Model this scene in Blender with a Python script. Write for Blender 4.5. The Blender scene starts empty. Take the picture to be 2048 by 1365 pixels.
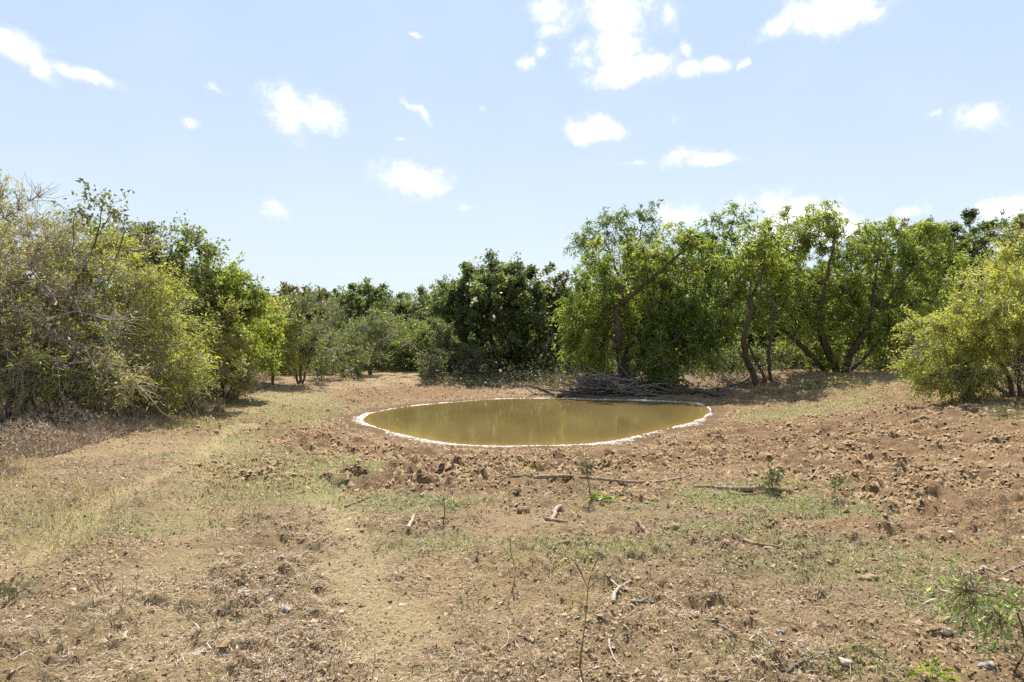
import bpy, math, time
import numpy as np

T0 = time.time()
scene = bpy.context.scene
COL = scene.collection

# ------------------------------------------------------------------ camera
CAM_H = 1.7
F = 1365.0            # focal length in photo pixels (24 mm on 36 mm)
CX, CY = 1024.0, 682.5
cam_data = bpy.data.cameras.new("camera")
cam_data.lens = 24.0
cam_data.sensor_width = 36.0
cam_data.clip_start = 0.05
cam_data.clip_end = 3000.0
cam = bpy.data.objects.new("camera", cam_data)
COL.objects.link(cam)
cam.location = (0, 0, CAM_H)
cam.rotation_euler = (math.radians(90), 0, 0)
scene.camera = cam

# ------------------------------------------------------------------ light
SUN_EL, SUN_AZ = 54.0, 3.0       # azimuth from +Y, negative = to the left
SUN_STRENGTH = 5.0
SKY_STRENGTH = 0.145
EXPOSURE = 0.95
scene.view_settings.view_transform = 'Standard'
scene.view_settings.look = 'None'
scene.view_settings.gamma = 1.0
scene.view_settings.use_curve_mapping = False
scene.view_settings.exposure = EXPOSURE
scene.render.engine = 'CYCLES'
scene.cycles.max_bounces = 7
scene.cycles.diffuse_bounces = 4
scene.cycles.transmission_bounces = 5
scene.cycles.use_denoising = False
scene.cycles.caustics_reflective = False
scene.cycles.caustics_refractive = False

sun_data = bpy.data.lights.new("sun", 'SUN')
sun_data.energy = SUN_STRENGTH
sun_data.angle = math.radians(0.53)
sun_data.color = (1.0, 0.95, 0.87)
sun = bpy.data.objects.new("sun", sun_data)
COL.objects.link(sun)
sun.location = (-10, 40, 60)
# the lamp shines along its local -Z: tilt so that it comes from ahead, a little to the left
sun.rotation_euler = (math.radians(-(90 - SUN_EL)), 0, math.radians(-SUN_AZ))


class NT:
    """tiny helper round a node tree"""
    def __init__(self, tree):
        self.t = tree
        tree.nodes.clear()

    def n(self, kind, ins=None, **props):
        node = self.t.nodes.new(kind)
        for k, v in props.items():
            setattr(node, k, v)
        for k, v in (ins or {}).items():
            sock = node.inputs[k]
            if hasattr(v, 'is_output'):
                self.t.links.new(v, sock)
            elif hasattr(v, 'outputs'):
                self.t.links.new(v.outputs[0], sock)
            else:
                sock.default_value = v
        return node

    def math(self, op, a, b=0.0, c=0.0, clamp=False):
        return self.n('ShaderNodeMath', {0: a, 1: b, 2: c}, operation=op, use_clamp=clamp).outputs[0]

    def mix(self, f, a, b, blend='MIX'):
        m = self.n('ShaderNodeMix', {0: f}, data_type='RGBA', blend_type=blend)
        for i, v in ((6, a), (7, b)):
            if hasattr(v, 'is_output'):
                self.t.links.new(v, m.inputs[i])
            else:
                m.inputs[i].default_value = (*v, 1.0) if len(v) == 3 else v
        return m.outputs[2]

    def ramp(self, fac, stops, interp='LINEAR'):
        r = self.n('ShaderNodeValToRGB', {0: fac})
        cr = r.color_ramp
        cr.interpolation = interp
        while len(cr.elements) < len(stops):
            cr.elements.new(0.5)
        for e, (p, c) in zip(cr.elements, stops):
            e.position = p
            e.color = (*c, 1.0) if len(c) == 3 else c
        return r.outputs[0]

    def mapr(self, v, a, b, c=0.0, d=1.0, smooth=True):
        return self.n('ShaderNodeMapRange', {0: v, 1: a, 2: b, 3: c, 4: d}, interpolation_type='SMOOTHSTEP' if smooth else 'LINEAR').outputs[0]


def dir_of(px, py):
    """azimuth and elevation of the ray through a photo pixel"""
    x, z = (px - CX) / F, (CY - py) / F
    return math.atan2(x, 1.0), math.atan2(z, math.hypot(x, 1.0))


def build_world():
    w = bpy.data.worlds.new("World")
    scene.world = w
    w.use_nodes = True
    g = NT(w.node_tree)
    sky = g.n('ShaderNodeTexSky', sky_type='NISHITA', sun_disc=False,
              sun_elevation=math.radians(SUN_EL), sun_rotation=math.radians(SUN_AZ),
              altitude=200.0, air_density=1.0, dust_density=.7, ozone_density=1.6)
    # clouds by direction: small fair-weather cumulus all round the sky
    tc = g.n('ShaderNodeTexCoord').outputs['Generated']
    nrm = g.n('ShaderNodeVectorMath', {0: tc}, operation='NORMALIZE').outputs[0]
    sp = g.n('ShaderNodeSeparateXYZ', {0: nrm})
    az = g.math('ARCTAN2', sp.outputs[0], sp.outputs[1])
    el = g.math('ARCSINE', sp.outputs[2])
    p = g.n('ShaderNodeCombineXYZ', {0: az, 1: el, 2: 0.0}).outputs[0]
    warp = g.n('ShaderNodeTexNoise', {'Vector': p, 'Scale': 14.0, 'Detail': 4.0, 'Roughness': 0.6}, noise_dimensions='3D')
    wv = g.n('ShaderNodeVectorMath', {0: warp.outputs['Color'], 1: (0.5, 0.5, 0.5)}, operation='SUBTRACT').outputs[0]
    wv = g.n('ShaderNodeVectorMath', {0: wv, 1: (0.055, 0.04, 0.0)}, operation='MULTIPLY').outputs[0]
    pw = g.n('ShaderNodeVectorMath', {0: p, 1: wv}, operation='ADD').outputs[0]
    # (px, py, half width, half height, tilt degrees, weight)
    C = [(40, 95, 85, 42, 8, 1), (95, 130, 40, 26, 20, 1), (175, 148, 80, 15, 14, .85), (600, 215, 85, 36, 16, .95), (575, 240, 55, 24, 30, .8),
         (640, 222, 40, 26, 0, .9),
         (440, 182, 26, 7, 0, .55), (382, 248, 18, 8, 0, .6), (836, 222, 40, 10, 35, .75), (808, 279, 18, 8, 0, .7), (830, 70, 18, 8, 0, .6),
         (825, 358, 78, 34, 6, .98), (870, 372, 38, 16, 4, .9), (540, 412, 36, 18, 8, .6), (933, 412, 20, 12, 0, .6), (960, 218, 14, 8, 30, .45),
         (1100, 25, 46, 40, 20, .75), (1105, 70, 34, 22, 0, .65), (1052, 126, 26, 16, 0, .8), (1090, 108, 20, 18, 0, .7),
         (1235, 20, 85, 55, 0, 1.1), (1235, 90, 50, 50, 0, 1.05), (1255, 138, 90, 38, -3, 1.1), (1310, 128, 34, 26, 0, .95), (1165, 95, 24, 20, 0, .75),
         (1180, 130, 40, 26, 0, .55), (1345, 30, 28, 34, -30, .6),
         (1370, 95, 20, 20, 20, .8), (1378, 137, 34, 20, 0, .9), (1435, 130, 32, 20, 0, .85), (1482, 131, 18, 10, -30, .75),
         (1660, 25, 95, 48, 4, 1.1), (1570, 50, 62, 24, -18, .95), (1725, 38, 42, 18, 8, .9), (1600, 20, 40, 30, 0, .8),
         (1188, 256, 62, 28, 2, .98), (1160, 262, 34, 22, 0, .85), (1255, 320, 52, 9, 0, .6), (1358, 240, 14, 12, 40, .5),
         (1365, 318, 44, 20, -6, .85), (1430, 320, 80, 14, -2, .8), (1960, 240, 56, 30, 2, 1.0), (1865, 227, 16, 8, 0, .45),
         (1355, 440, 62, 32, 0, .8), (1480, 415, 60, 30, 0, .65), (1600, 425, 110, 40, 6, 1.0), (1690, 450, 110, 34, 8, 1.0), (1570, 470, 150, 40, 0, .9),
         (1820, 428, 28, 16, 0, .7), (2005, 415, 44, 32, 0, .95), (2060, 440, 60, 34, 0, .95)]
    ells = []
    for (cx, cy, rx, ry, tilt, wt) in C:
        a, e = dir_of(cx, cy)
        a2, _ = dir_of(cx + rx, cy)
        a1, _ = dir_of(cx - rx, cy)
        _, e2 = dir_of(cx, cy - ry)
        _, e1 = dir_of(cx, cy + ry)
        ells.append((a, e, (a2 - a1) / 2, (e2 - e1) / 2, -math.radians(tilt), wt))
    r = np.random.default_rng(5)
    for i in range(34):          # the same kind of sky carries on behind and above the camera
        a = r.uniform(math.radians(42), math.radians(318))
        a = a if a < math.pi else a - 2 * math.pi
        e = math.radians(r.uniform(6, 60))
        s = r.uniform(.5, 1.5)
        ells.append((a, e, .05 * s, .024 * s, r.uniform(-.3, .3), r.uniform(.6, 1.05)))
    acc = None
    for (a, e, ra, re, t, wt) in ells:
        src = pw if acc is None else g.n('ShaderNodeVectorMath', {0: acc, 1: (1e-7, 1e-7, 0), 2: pw}, operation='MULTIPLY_ADD').outputs[0]
        m = g.n('ShaderNodeMapping', {0: src, 1: (a, e, 0), 2: (0, 0, t), 3: (ra, re, 1)}, vector_type='TEXTURE')
        ln = g.n('ShaderNodeVectorMath', {0: m.outputs[0]}, operation='LENGTH').outputs['Value']
        v = g.math('MULTIPLY_ADD', ln, -1.0 * wt, 1.34 * wt)
        acc = v if acc is None else g.math('MAXIMUM', acc, v)
    nz = g.n('ShaderNodeTexNoise', {'Vector': p, 'Scale': 26.0, 'Detail': 9.0, 'Roughness': 0.66}, noise_dimensions='3D').outputs[0]
    nz2 = g.n('ShaderNodeTexNoise', {'Vector': p, 'Scale': 9.0, 'Detail': 3.0, 'Roughness': 0.5}, noise_dimensions='3D').outputs[0]
    d = g.math('ADD', acc, g.math('MULTIPLY_ADD', nz, 2.2, -1.1))
    dens = g.mapr(d, -0.08, 1.3)
    # thin high veil
    veil = g.mapr(nz2, 0.35, 0.8, 0.0, 0.10)
    dens = g.math('MAXIMUM', dens, veil)
    # humid air: the lower sky pales towards the horizon
    hz = g.mapr(el, 0.40, 1.2, .90, 0.15)
    hs = g.n('ShaderNodeHueSaturation', {'Saturation': 0.8, 'Value': .9, 'Color': sky.outputs[0]}).outputs[0]
    air = g.mix(g.mapr(el, 0.0, 0.5), (2.66, 3.02, 3.32), (1.96, 2.52, 3.36))
    pale = g.mix(hz, hs, air)
    cl = g.mix(g.mapr(d, 0.2, 1.3), (3.35, 3.6, 3.85), (5.6, 5.7, 5.75))
    col = g.mix(dens, pale, cl)
    bg = g.n('ShaderNodeBackground', {'Color': col, 'Strength': SKY_STRENGTH})
    g.n('ShaderNodeOutputWorld', {'Surface': bg})
    w.cycles.sampling_method = 'MANUAL'
    w.cycles.sample_map_resolution = 512


build_world()

# ------------------------------------------------------------------ noise
M32 = np.uint64(0xffffffff)


def hash2(ix, iy, seed):
    with np.errstate(over='ignore'):
        h = (ix.astype(np.int64).astype(np.uint64) * np.uint64(374761393) + iy.astype(np.int64).astype(np.uint64) * np.uint64(668265263)
             + np.uint64(seed) * np.uint64(2246822519)) & M32
        h = ((h ^ (h >> np.uint64(13))) * np.uint64(1274126177)) & M32
        h = ((h ^ (h >> np.uint64(16))) * np.uint64(2654435761)) & M32
        h = h ^ (h >> np.uint64(15))
    return h.astype(np.float64) / 4294967296.0


def vnoise(x, y, seed=0):
    x0, y0 = np.floor(x), np.floor(y)
    fx, fy = x - x0, y - y0
    fx = fx * fx * fx * (fx * (fx * 6 - 15) + 10)
    fy = fy * fy * fy * (fy * (fy * 6 - 15) + 10)
    a, b = hash2(x0, y0, seed), hash2(x0 + 1, y0, seed)
    c, d = hash2(x0, y0 + 1, seed), hash2(x0 + 1, y0 + 1, seed)
    return (a + (b - a) * fx) * (1 - fy) + (c + (d - c) * fx) * fy - 0.5


def fbm(x, y, wl, octv=4, seed=0, gain=0.5):
    s, a = 0.0, 1.0
    for i in range(octv):
        k = 2.03 ** i / wl
        s = s + a * vnoise(x * k + 17.3 * i, y * k - 9.1 * i, seed + i)
        a *= gain
    return s


def worley(x, y, cell, seed=0):
    """distance to the nearest feature point in cells, and that point's random value"""
    x, y = x / cell, y / cell
    x0, y0 = np.floor(x), np.floor(y)
    best = np.full(x.shape, 9.0)
    val = np.zeros(x.shape)
    for i in (-1, 0, 1):
        for j in (-1, 0, 1):
            cx, cy = x0 + i, y0 + j
            dx = cx + hash2(cx, cy, seed) - x
            dy = cy + hash2(cx, cy, seed + 7) - y
            d = dx * dx + dy * dy
            m = d < best
            best = np.where(m, d, best)
            val = np.where(m, hash2(cx, cy, seed + 13), val)
    return np.sqrt(best), val


def sstep(a, b, v):
    t = np.clip((v - a) / (b - a), 0, 1)
    return t * t * (3 - 2 * t)


# ------------------------------------------------------------------ terrain
ZW = -0.55                     # water level


def at_z(px, py, z):
    d = (CAM_H - z) * F / (py - CY)
    return np.array([(px - CX) / F * d, d, z])


POND_PX = [(722, 838), (733, 829), (760, 822), (800, 815), (845, 810), (900, 805), (960, 800), (1030, 797), (1100, 797), (1180, 799), (1260, 801),
           (1330, 803), (1390, 807), (1418, 815), (1422, 825), (1405, 838), (1375, 848), (1345, 856), (1300, 866), (1262, 876), (1220, 884), (1160, 890), (1080, 892),
           (1000, 893), (920, 890), (860, 882), (810, 872), (765, 860), (735, 850), (724, 844)]


def smooth_closed(P, n):
    P = np.array(P, float)
    k = len(P)
    out = []
    for i in range(k):
        p0, p1, p2, p3 = P[(i - 1) % k], P[i], P[(i + 1) % k], P[(i + 2) % k]
        for t in np.arange(n) / n:
            out.append(.5 * ((2 * p1) + (-p0 + p2) * t + (2 * p0 - 5 * p1 + 4 * p2 - p3) * t * t + (-p0 + 3 * p1 - 3 * p2 + p3) * t ** 3))
    return np.array(out)


POND = smooth_closed([at_z(a, b, ZW)[:2] for a, b in POND_PX], 5)


def pond_sd(x, y):
    """signed distance to the water's edge, positive on land"""
    shp = np.shape(x)
    x, y = np.ravel(np.asarray(x, float)), np.ravel(np.asarray(y, float))
    out = np.full(x.shape, 30.0)
    near = np.where((np.abs(x - 1) < 22) & (np.abs(y - 20) < 24))[0]
    A = POND
    B = np.roll(POND, -1, axis=0)
    for s in range(0, len(near), 40000):
        ii = near[s:s + 40000]
        px, py = x[ii][:, None], y[ii][:, None]
        ex, ey = (B - A)[:, 0][None], (B - A)[:, 1][None]
        wx, wy = px - A[:, 0][None], py - A[:, 1][None]
        t = np.clip((wx * ex + wy * ey) / (ex * ex + ey * ey), 0, 1)
        dd = np.sqrt(np.min((wx - ex * t) ** 2 + (wy - ey * t) ** 2, axis=1))
        c = ((A[:, 1][None] <= py) != (B[:, 1][None] <= py)) & (px < A[:, 0][None] + ex * (py - A[:, 1][None]) / np.where(ey == 0, 1e-9, ey))
        ins = (c.sum(1) % 2) == 1
        out[ii] = np.where(ins, -dd, dd)
    return out.reshape(shp)


def h_base(x, y, sd=None):
    x, y = np.asarray(x, float), np.asarray(y, float)
    if sd is None:
        sd = pond_sd(x, y)
    g = 0.30 * sstep(5, 14, x) * sstep(8, 16, y) + 0.10 * sstep(26, 31, y) + 0.25 * sstep(32, 40, y) * sstep(-12, -6, x) * sstep(0, -5, x)
    g = g + 0.10 * fbm(x, y, 7.0, 2, 31) * sstep(2, 8, sd)
    g = g + 0.5 * sstep(60, 200, np.hypot(x, y)) * fbm(x, y, 90.0, 2, 5) * 4
    t = np.clip(sd / 7.2, 0, 1)
    land = ZW + (g - ZW) * (.25 * t + .75 * t * t * (3 - 2 * t))
    bed = ZW - 0.35 * sstep(0, 1.6, -sd) - 0.04 * sstep(0, .2, -sd)
    return np.where(sd >= 0, land, bed)


def path_dist(x, y, pts):
    best = np.full(np.shape(x), 1e9)
    for (a, b) in zip(pts[:-1], pts[1:]):
        ex, ey = b[0] - a[0], b[1] - a[1]
        t = np.clip(((x - a[0]) * ex + (y - a[1]) * ey) / (ex * ex + ey * ey), 0, 1)
        best = np.minimum(best, np.hypot(x - a[0] - ex * t, y - a[1] - ey * t))
    return best


TRACK = [at_z(a, b, 0)[:2] for a, b in ((60, 1110), (150, 1040), (240, 985), (330, 940), (400, 905), (428, 875), (442, 850), (462, 832), (500, 818))]
TRACK2 = [at_z(a, b, 0)[:2] for a, b in ((830, 1500), (785, 1330), (745, 1180), (705, 1080), (660, 1000), (625, 950))]
TRACK3 = [at_z(a, b, 0)[:2] for a, b in ((425, 880), (400, 930), (385, 1000), (370, 1090), (330, 1250), (280, 1450))]
GREEN = [(at_z(a, b, 0)[:2], ra, rb, s) for a, b, ra, rb, s in (
    (640, 920, .9, 2.0, .9), (600, 960, 1.2, .9, .7), (830, 1005, .8, .45, 1.0), (760, 1000, .5, .4, .8), (1560, 1000, 1.2, .8, 1.0), (1660, 1020, .9, .5, .9), (1480, 1000, .9, .5, .8), (1620, 965, .9, .4, .7),
    (1450, 1050, .6, .35, .6), (900, 1085, .8, .35, .5), (1170, 1095, .9, .4, .7), (1300, 1100, .5, .3, .5), (1750, 1110, 1.2, .8, .5), (520, 985, 1.3, .8, .5), (1700, 1330, .4, .2, .6), (1500, 1310, .2, .15, .7),
    (520, 905, 1.5, 2.5, .6), (480, 850, .7, 1.5, .7), (640, 800, 3.0, 2.5, .7), (780, 785, 4.0, 1.5, .8), (560, 785, 2.5, 3, .6), (350, 830, 2., 1.6, .6),
    (1560, 800, 2.6, 1.5, .9), (1660, 792, 2.5, 1.4, .7), (1490, 790, 1.2, 1.2, .7), (1740, 775, 3., 2., .6), (1090, 940, .3, .3, .5), (130, 1040, 1.6, .9, .35), (1980, 1200, .8, .5, .6), (1340, 1010, 1., .3, .4))]


def masks(x, y, sd):
    """soil zones: trampled mud, green growth, bare track"""
    n1 = fbm(x, y, 2.4, 3, 50)
    mud = 1 - sstep(5.4, 8.2, sd + 3.2 * n1 + 0.9 * np.clip(-x - 3, 0, 9) - 0.15 * np.clip(x - 2, 0, 12))
    mud = mud * (1 - .75 * sstep(24.5, 27, y) * sstep(-3, 1, x) * (1 - sstep(7, 8, x)))
    right = sstep(1.0, 5.0, x - 0.28 * y + 2.0 + 2 * n1) * (1 - sstep(17, 21, y))
    green = np.zeros(np.shape(x))
    n2 = fbm(x, y, .7, 3, 60)
    n3 = fbm(x, y, .16, 2, 62)
    for (c, ra, rb, s) in GREEN:
        q = np.hypot((x - c[0]) / ra, (y - c[1]) / rb)
        green = np.maximum(green, s * (1 - sstep(.45, 1.25, q + .9 * n2 + .5 * n3)))
    green = green * sstep(.5, 1.2, sd)
    tr = np.maximum(1 - sstep(.08, .34, path_dist(x, y, TRACK) + .20 * n2 + .12 * n3), .9 * (1 - sstep(.06, .40, path_dist(x, y, TRACK2) + .30 * n2 + .15 * n3)))
    tr = np.maximum(tr, .5 * (1 - sstep(.10, .55, path_dist(x, y, TRACK3) + .45 * n2 + .2 * n3)))
    sand = sstep(.02, .35, n1 + .6 * n2) * (1 - mud) * .7
    return mud, right, green, tr, sand


def relief(x, y, sd, mk):
    """the cm-scale shape of the ground: hoof-broken clods near the pond, crumbs elsewhere"""
    mud, right, green, tr, sand = mk
    d = np.hypot(x, y)
    rough = np.clip(np.maximum(mud, .6 * right + .10) * (1 - .7 * green) * (1 - .6 * tr), 0, 1)
    rough = rough * (.15 + .85 * sstep(.5, 1.9, sd))
    wx, wy = x + .10 * fbm(x, y, .30, 2, 81), y + .10 * fbm(x, y, .30, 2, 82)
    bil = lambda wl, sd_: np.abs(vnoise(wx / wl, wy / wl, sd_)) * 2      # rounded lumps with sharp creases between them
    k2, k3 = 1 - .6 * sstep(16, 24, d), 1 - sstep(8, 14, d)
    clod = .15 * bil(.42, 3) + .140 * bil(.20, 4) * k2 + .085 * bil(.10, 6) * k3 - .13
    hole = -.06 * sstep(.20, .46, vnoise(wx / .55, wy / .55, 9))         # hoof prints
    big = .07 * fbm(x, y, 1.0, 2, 95)
    crumb = .060 * bil(.24, 14) * k2 + .058 * bil(.12, 15) * k3 + .034 * bil(.06, 16) * (1 - sstep(4.8, 7.5, d)) - .045
    fine = .036 * fbm(x, y, .35, 2, 70) + crumb * (.35 + .65 * sstep(-.15, .25, fbm(x, y, .9, 2, 71)))
    far = 1 - .5 * sstep(24, 42, d)
    out = ((clod + hole + big) * rough + fine * (1 - .4 * tr) * (1 - .6 * rough) - .04 * tr) * far
    shore = sstep(.1, 1.2, sd)
    return np.where(sd > 0, out * (.12 + .88 * shore), 0)


def h_full(x, y):
    x, y = np.atleast_1d(np.asarray(x, float)), np.atleast_1d(np.asarray(y, float))
    sd = pond_sd(x, y)
    z = h_base(x, y, sd) + relief(x, y, sd, masks(x, y, sd))
    return np.where(sd > .04, np.maximum(z, ZW + .012), z)


def h_at(x, y):
    return float(h_full([x], [y])[0])


def G(px, py):
    """the ground point seen at a photo pixel"""
    d = np.exp(np.linspace(math.log(2.2), math.log(70), 1500))
    x = (px - CX) / F * d
    z = CAM_H - (py - CY) / F * d
    below = np.where(z < h_base(x, d))[0]
    i = below[0] if len(below) else len(d) - 1
    return np.array([x[i], d[i], h_at(x[i], d[i])])


def W(px, py, d):
    """the point at depth d along the ray through a photo pixel"""
    return np.array([(px - CX) / F * d, d, CAM_H + (CY - py) / F * d])


# ------------------------------------------------------------------ mesh helpers
def mesh_of(name, V, faces, mat, attrs=None, smooth=False):
    """faces: list of (n,k) index arrays"""
    me = bpy.data.meshes.new(name)
    V = np.asarray(V, np.float32)
    me.vertices.add(len(V))
    me.vertices.foreach_set('co', V.ravel())
    faces = [np.asarray(f, np.int32) for f in faces if len(f)]
    loops = np.concatenate([f.ravel() for f in faces])
    tot = np.concatenate([np.full(len(f), f.shape[1], np.int32) for f in faces])
    start = np.concatenate([[0], np.cumsum(tot)[:-1]]).astype(np.int32)
    me.loops.add(len(loops))
    me.loops.foreach_set('vertex_index', loops)
    me.polygons.add(len(tot))
    me.polygons.foreach_set('loop_start', start)
    me.polygons.foreach_set('loop_total', tot)
    if smooth:
        me.polygons.foreach_set('use_smooth', np.ones(len(tot), bool))
    for k, a in (attrs or {}).items():
        at = me.attributes.new(k, 'FLOAT', 'POINT')
        at.data.foreach_set('value', np.asarray(a, np.float32))
    me.update(calc_edges=True)
    if mat:
        me.materials.append(mat)
    return me


def link(name, me, parent=None):
    o = bpy.data.objects.new(name, me)
    COL.objects.link(o)
    if parent is not None:
        o.parent = parent
    return o


def tag(o, label=None, cat=None, group=None, kind=None):
    if label:
        o['label'] = label
    if cat:
        o['category'] = cat
    if group:
        o['group'] = group
    if kind:
        o['kind'] = kind
    return o


def empty(name, loc, label, cat, group=None):
    o = bpy.data.objects.new(name, None)
    o.empty_display_size = .3
    COL.objects.link(o)
    o.location = loc
    return tag(o, label, cat, group)


def unit(v):
    return v / np.maximum(np.linalg.norm(v, axis=-1, keepdims=True), 1e-9)


def frame(D):
    ref = np.where(np.abs(D[:, 2:3]) > .9, np.array([[1., 0, 0]]), np.array([[0, 0, 1.]]))
    u = unit(np.cross(D, ref))
    return u, np.cross(D, u)


def tubes(P0, P1, R0, R1, sides, D0=None, D1=None):
    n = len(P0)
    D = unit(P1 - P0)
    D0 = D if D0 is None else D0
    D1 = D if D1 is None else D1
    ang = np.arange(sides) * 2 * math.pi / sides
    rings = []
    for P, R, DD in ((P0, R0, D0), (P1, R1, D1)):
        u, v = frame(DD)
        rings.append(P[:, None] + R[:, None, None] * (u[:, None] * np.cos(ang)[None, :, None] + v[:, None] * np.sin(ang)[None, :, None]))
    V = np.stack(rings, 1).reshape(-1, 3)
    b = (np.arange(n) * 2 * sides)[:, None]
    k = np.arange(sides)
    k2 = (k + 1) % sides
    Fq = np.stack([b + k, b + k2, b + sides + k2, b + sides + k], -1).reshape(-1, 4)
    return V, Fq


def leaf_mesh(P, D, L, Wd, rng, fold=.25, tint=None, flat=None, tri=False):
    """folded two-triangle leaves at P pointing along D"""
    n = len(P)
    R = rng.normal(size=(n, 3))
    if flat is not None:
        R = R * (1 - flat) + np.array([0, 0, 1.]) * flat * 1.5
    S = unit(np.cross(D, R))
    N = np.cross(S, D)
    L, Wd = np.broadcast_to(L, (n,))[:, None], np.broadcast_to(Wd, (n,))[:, None]
    if tri:            # a plain pointed leaf, for leaves of a pixel or two
        V = np.stack([P + S * Wd * .5, P + D * L, P - S * Wd * .5], 1).reshape(-1, 3)
        return V, (np.arange(n) * 3)[:, None] + np.array([[0, 1, 2]]), np.repeat(rng.random(n) if tint is None else tint, 3)
    mid = P + D * L * .45 + N * Wd * fold
    V = np.stack([P, mid + S * Wd * .5, P + D * L, mid - S * Wd * .5], 1).reshape(-1, 3)
    b = (np.arange(n) * 4)[:, None]
    Ft = np.concatenate([b + np.array([[0, 1, 2]]), b + np.array([[0, 2, 3]])], 0)
    t = np.repeat(rng.random(n) if tint is None else tint, 4)
    return V, Ft, t


# ------------------------------------------------------------------ materials
def material(name):
    m = bpy.data.materials.new(name)
    m.use_nodes = True
    return m, NT(m.node_tree)


def attr(g, name):
    return g.n('ShaderNodeAttribute', attribute_name=name).outputs['Fac']


def leaf_material(name, stops, trans=.45, rough=.45, tgain=(1.42, 1.45, .85), spec=.35):
    m, g = material(name)
    c = g.ramp(attr(g, 'tint'), stops)
    nz = g.n('ShaderNodeTexNoise', {'Vector': g.n('ShaderNodeNewGeometry').outputs['Position'], 'Scale': .9, 'Detail': 2.0}).outputs[0]
    c = g.mix(g.mapr(nz, .3, .7, 0, .35), c, (.9, 1.0, .55), 'MULTIPLY')
    ct = g.mix(1.0, c, tgain, 'MULTIPLY')
    b = g.n('ShaderNodeBsdfPrincipled', {'Base Color': c, 'Roughness': rough, 'Specular IOR Level': spec * .9})
    t = g.n('ShaderNodeBsdfTranslucent', {'Color': ct})
    s = g.n('ShaderNodeMixShader', {0: trans, 1: b, 2: t})
    g.n('ShaderNodeOutputMaterial', {'Surface': s})
    return m


def bark_material(name, c1, c2, scale=18.0):
    m, g = material(name)
    pos = g.n('ShaderNodeNewGeometry').outputs['Position']
    mp = g.n('ShaderNodeMapping', {0: pos, 3: (1, 1, .35)}).outputs[0]
    nz = g.n('ShaderNodeTexNoise', {'Vector': mp, 'Scale': scale, 'Detail': 6.0, 'Roughness': .7}).outputs[0]
    c = g.mix(g.mapr(nz, .32, .68), c1, c2)
    bp = g.n('ShaderNodeBump', {'Height': nz, 'Strength': .9, 'Distance': .02})
    b = g.n('ShaderNodeBsdfPrincipled', {'Base Color': c, 'Roughness': .9, 'Specular IOR Level': .15, 'Normal': bp.outputs[0]})
    g.n('ShaderNodeOutputMaterial', {'Surface': b})
    return m


def tint_material(name, stops, rough=.85, trans=0.0, spec=.2):
    m, g = material(name)
    c = g.ramp(attr(g, 'tint'), stops)
    b = g.n('ShaderNodeBsdfPrincipled', {'Base Color': c, 'Roughness': rough, 'Specular IOR Level': spec})
    out = b
    if trans:
        t = g.n('ShaderNodeBsdfTranslucent', {'Color': c})
        out = g.n('ShaderNodeMixShader', {0: trans, 1: b, 2: t})
    g.n('ShaderNodeOutputMaterial', {'Surface': out})
    return m


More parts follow.
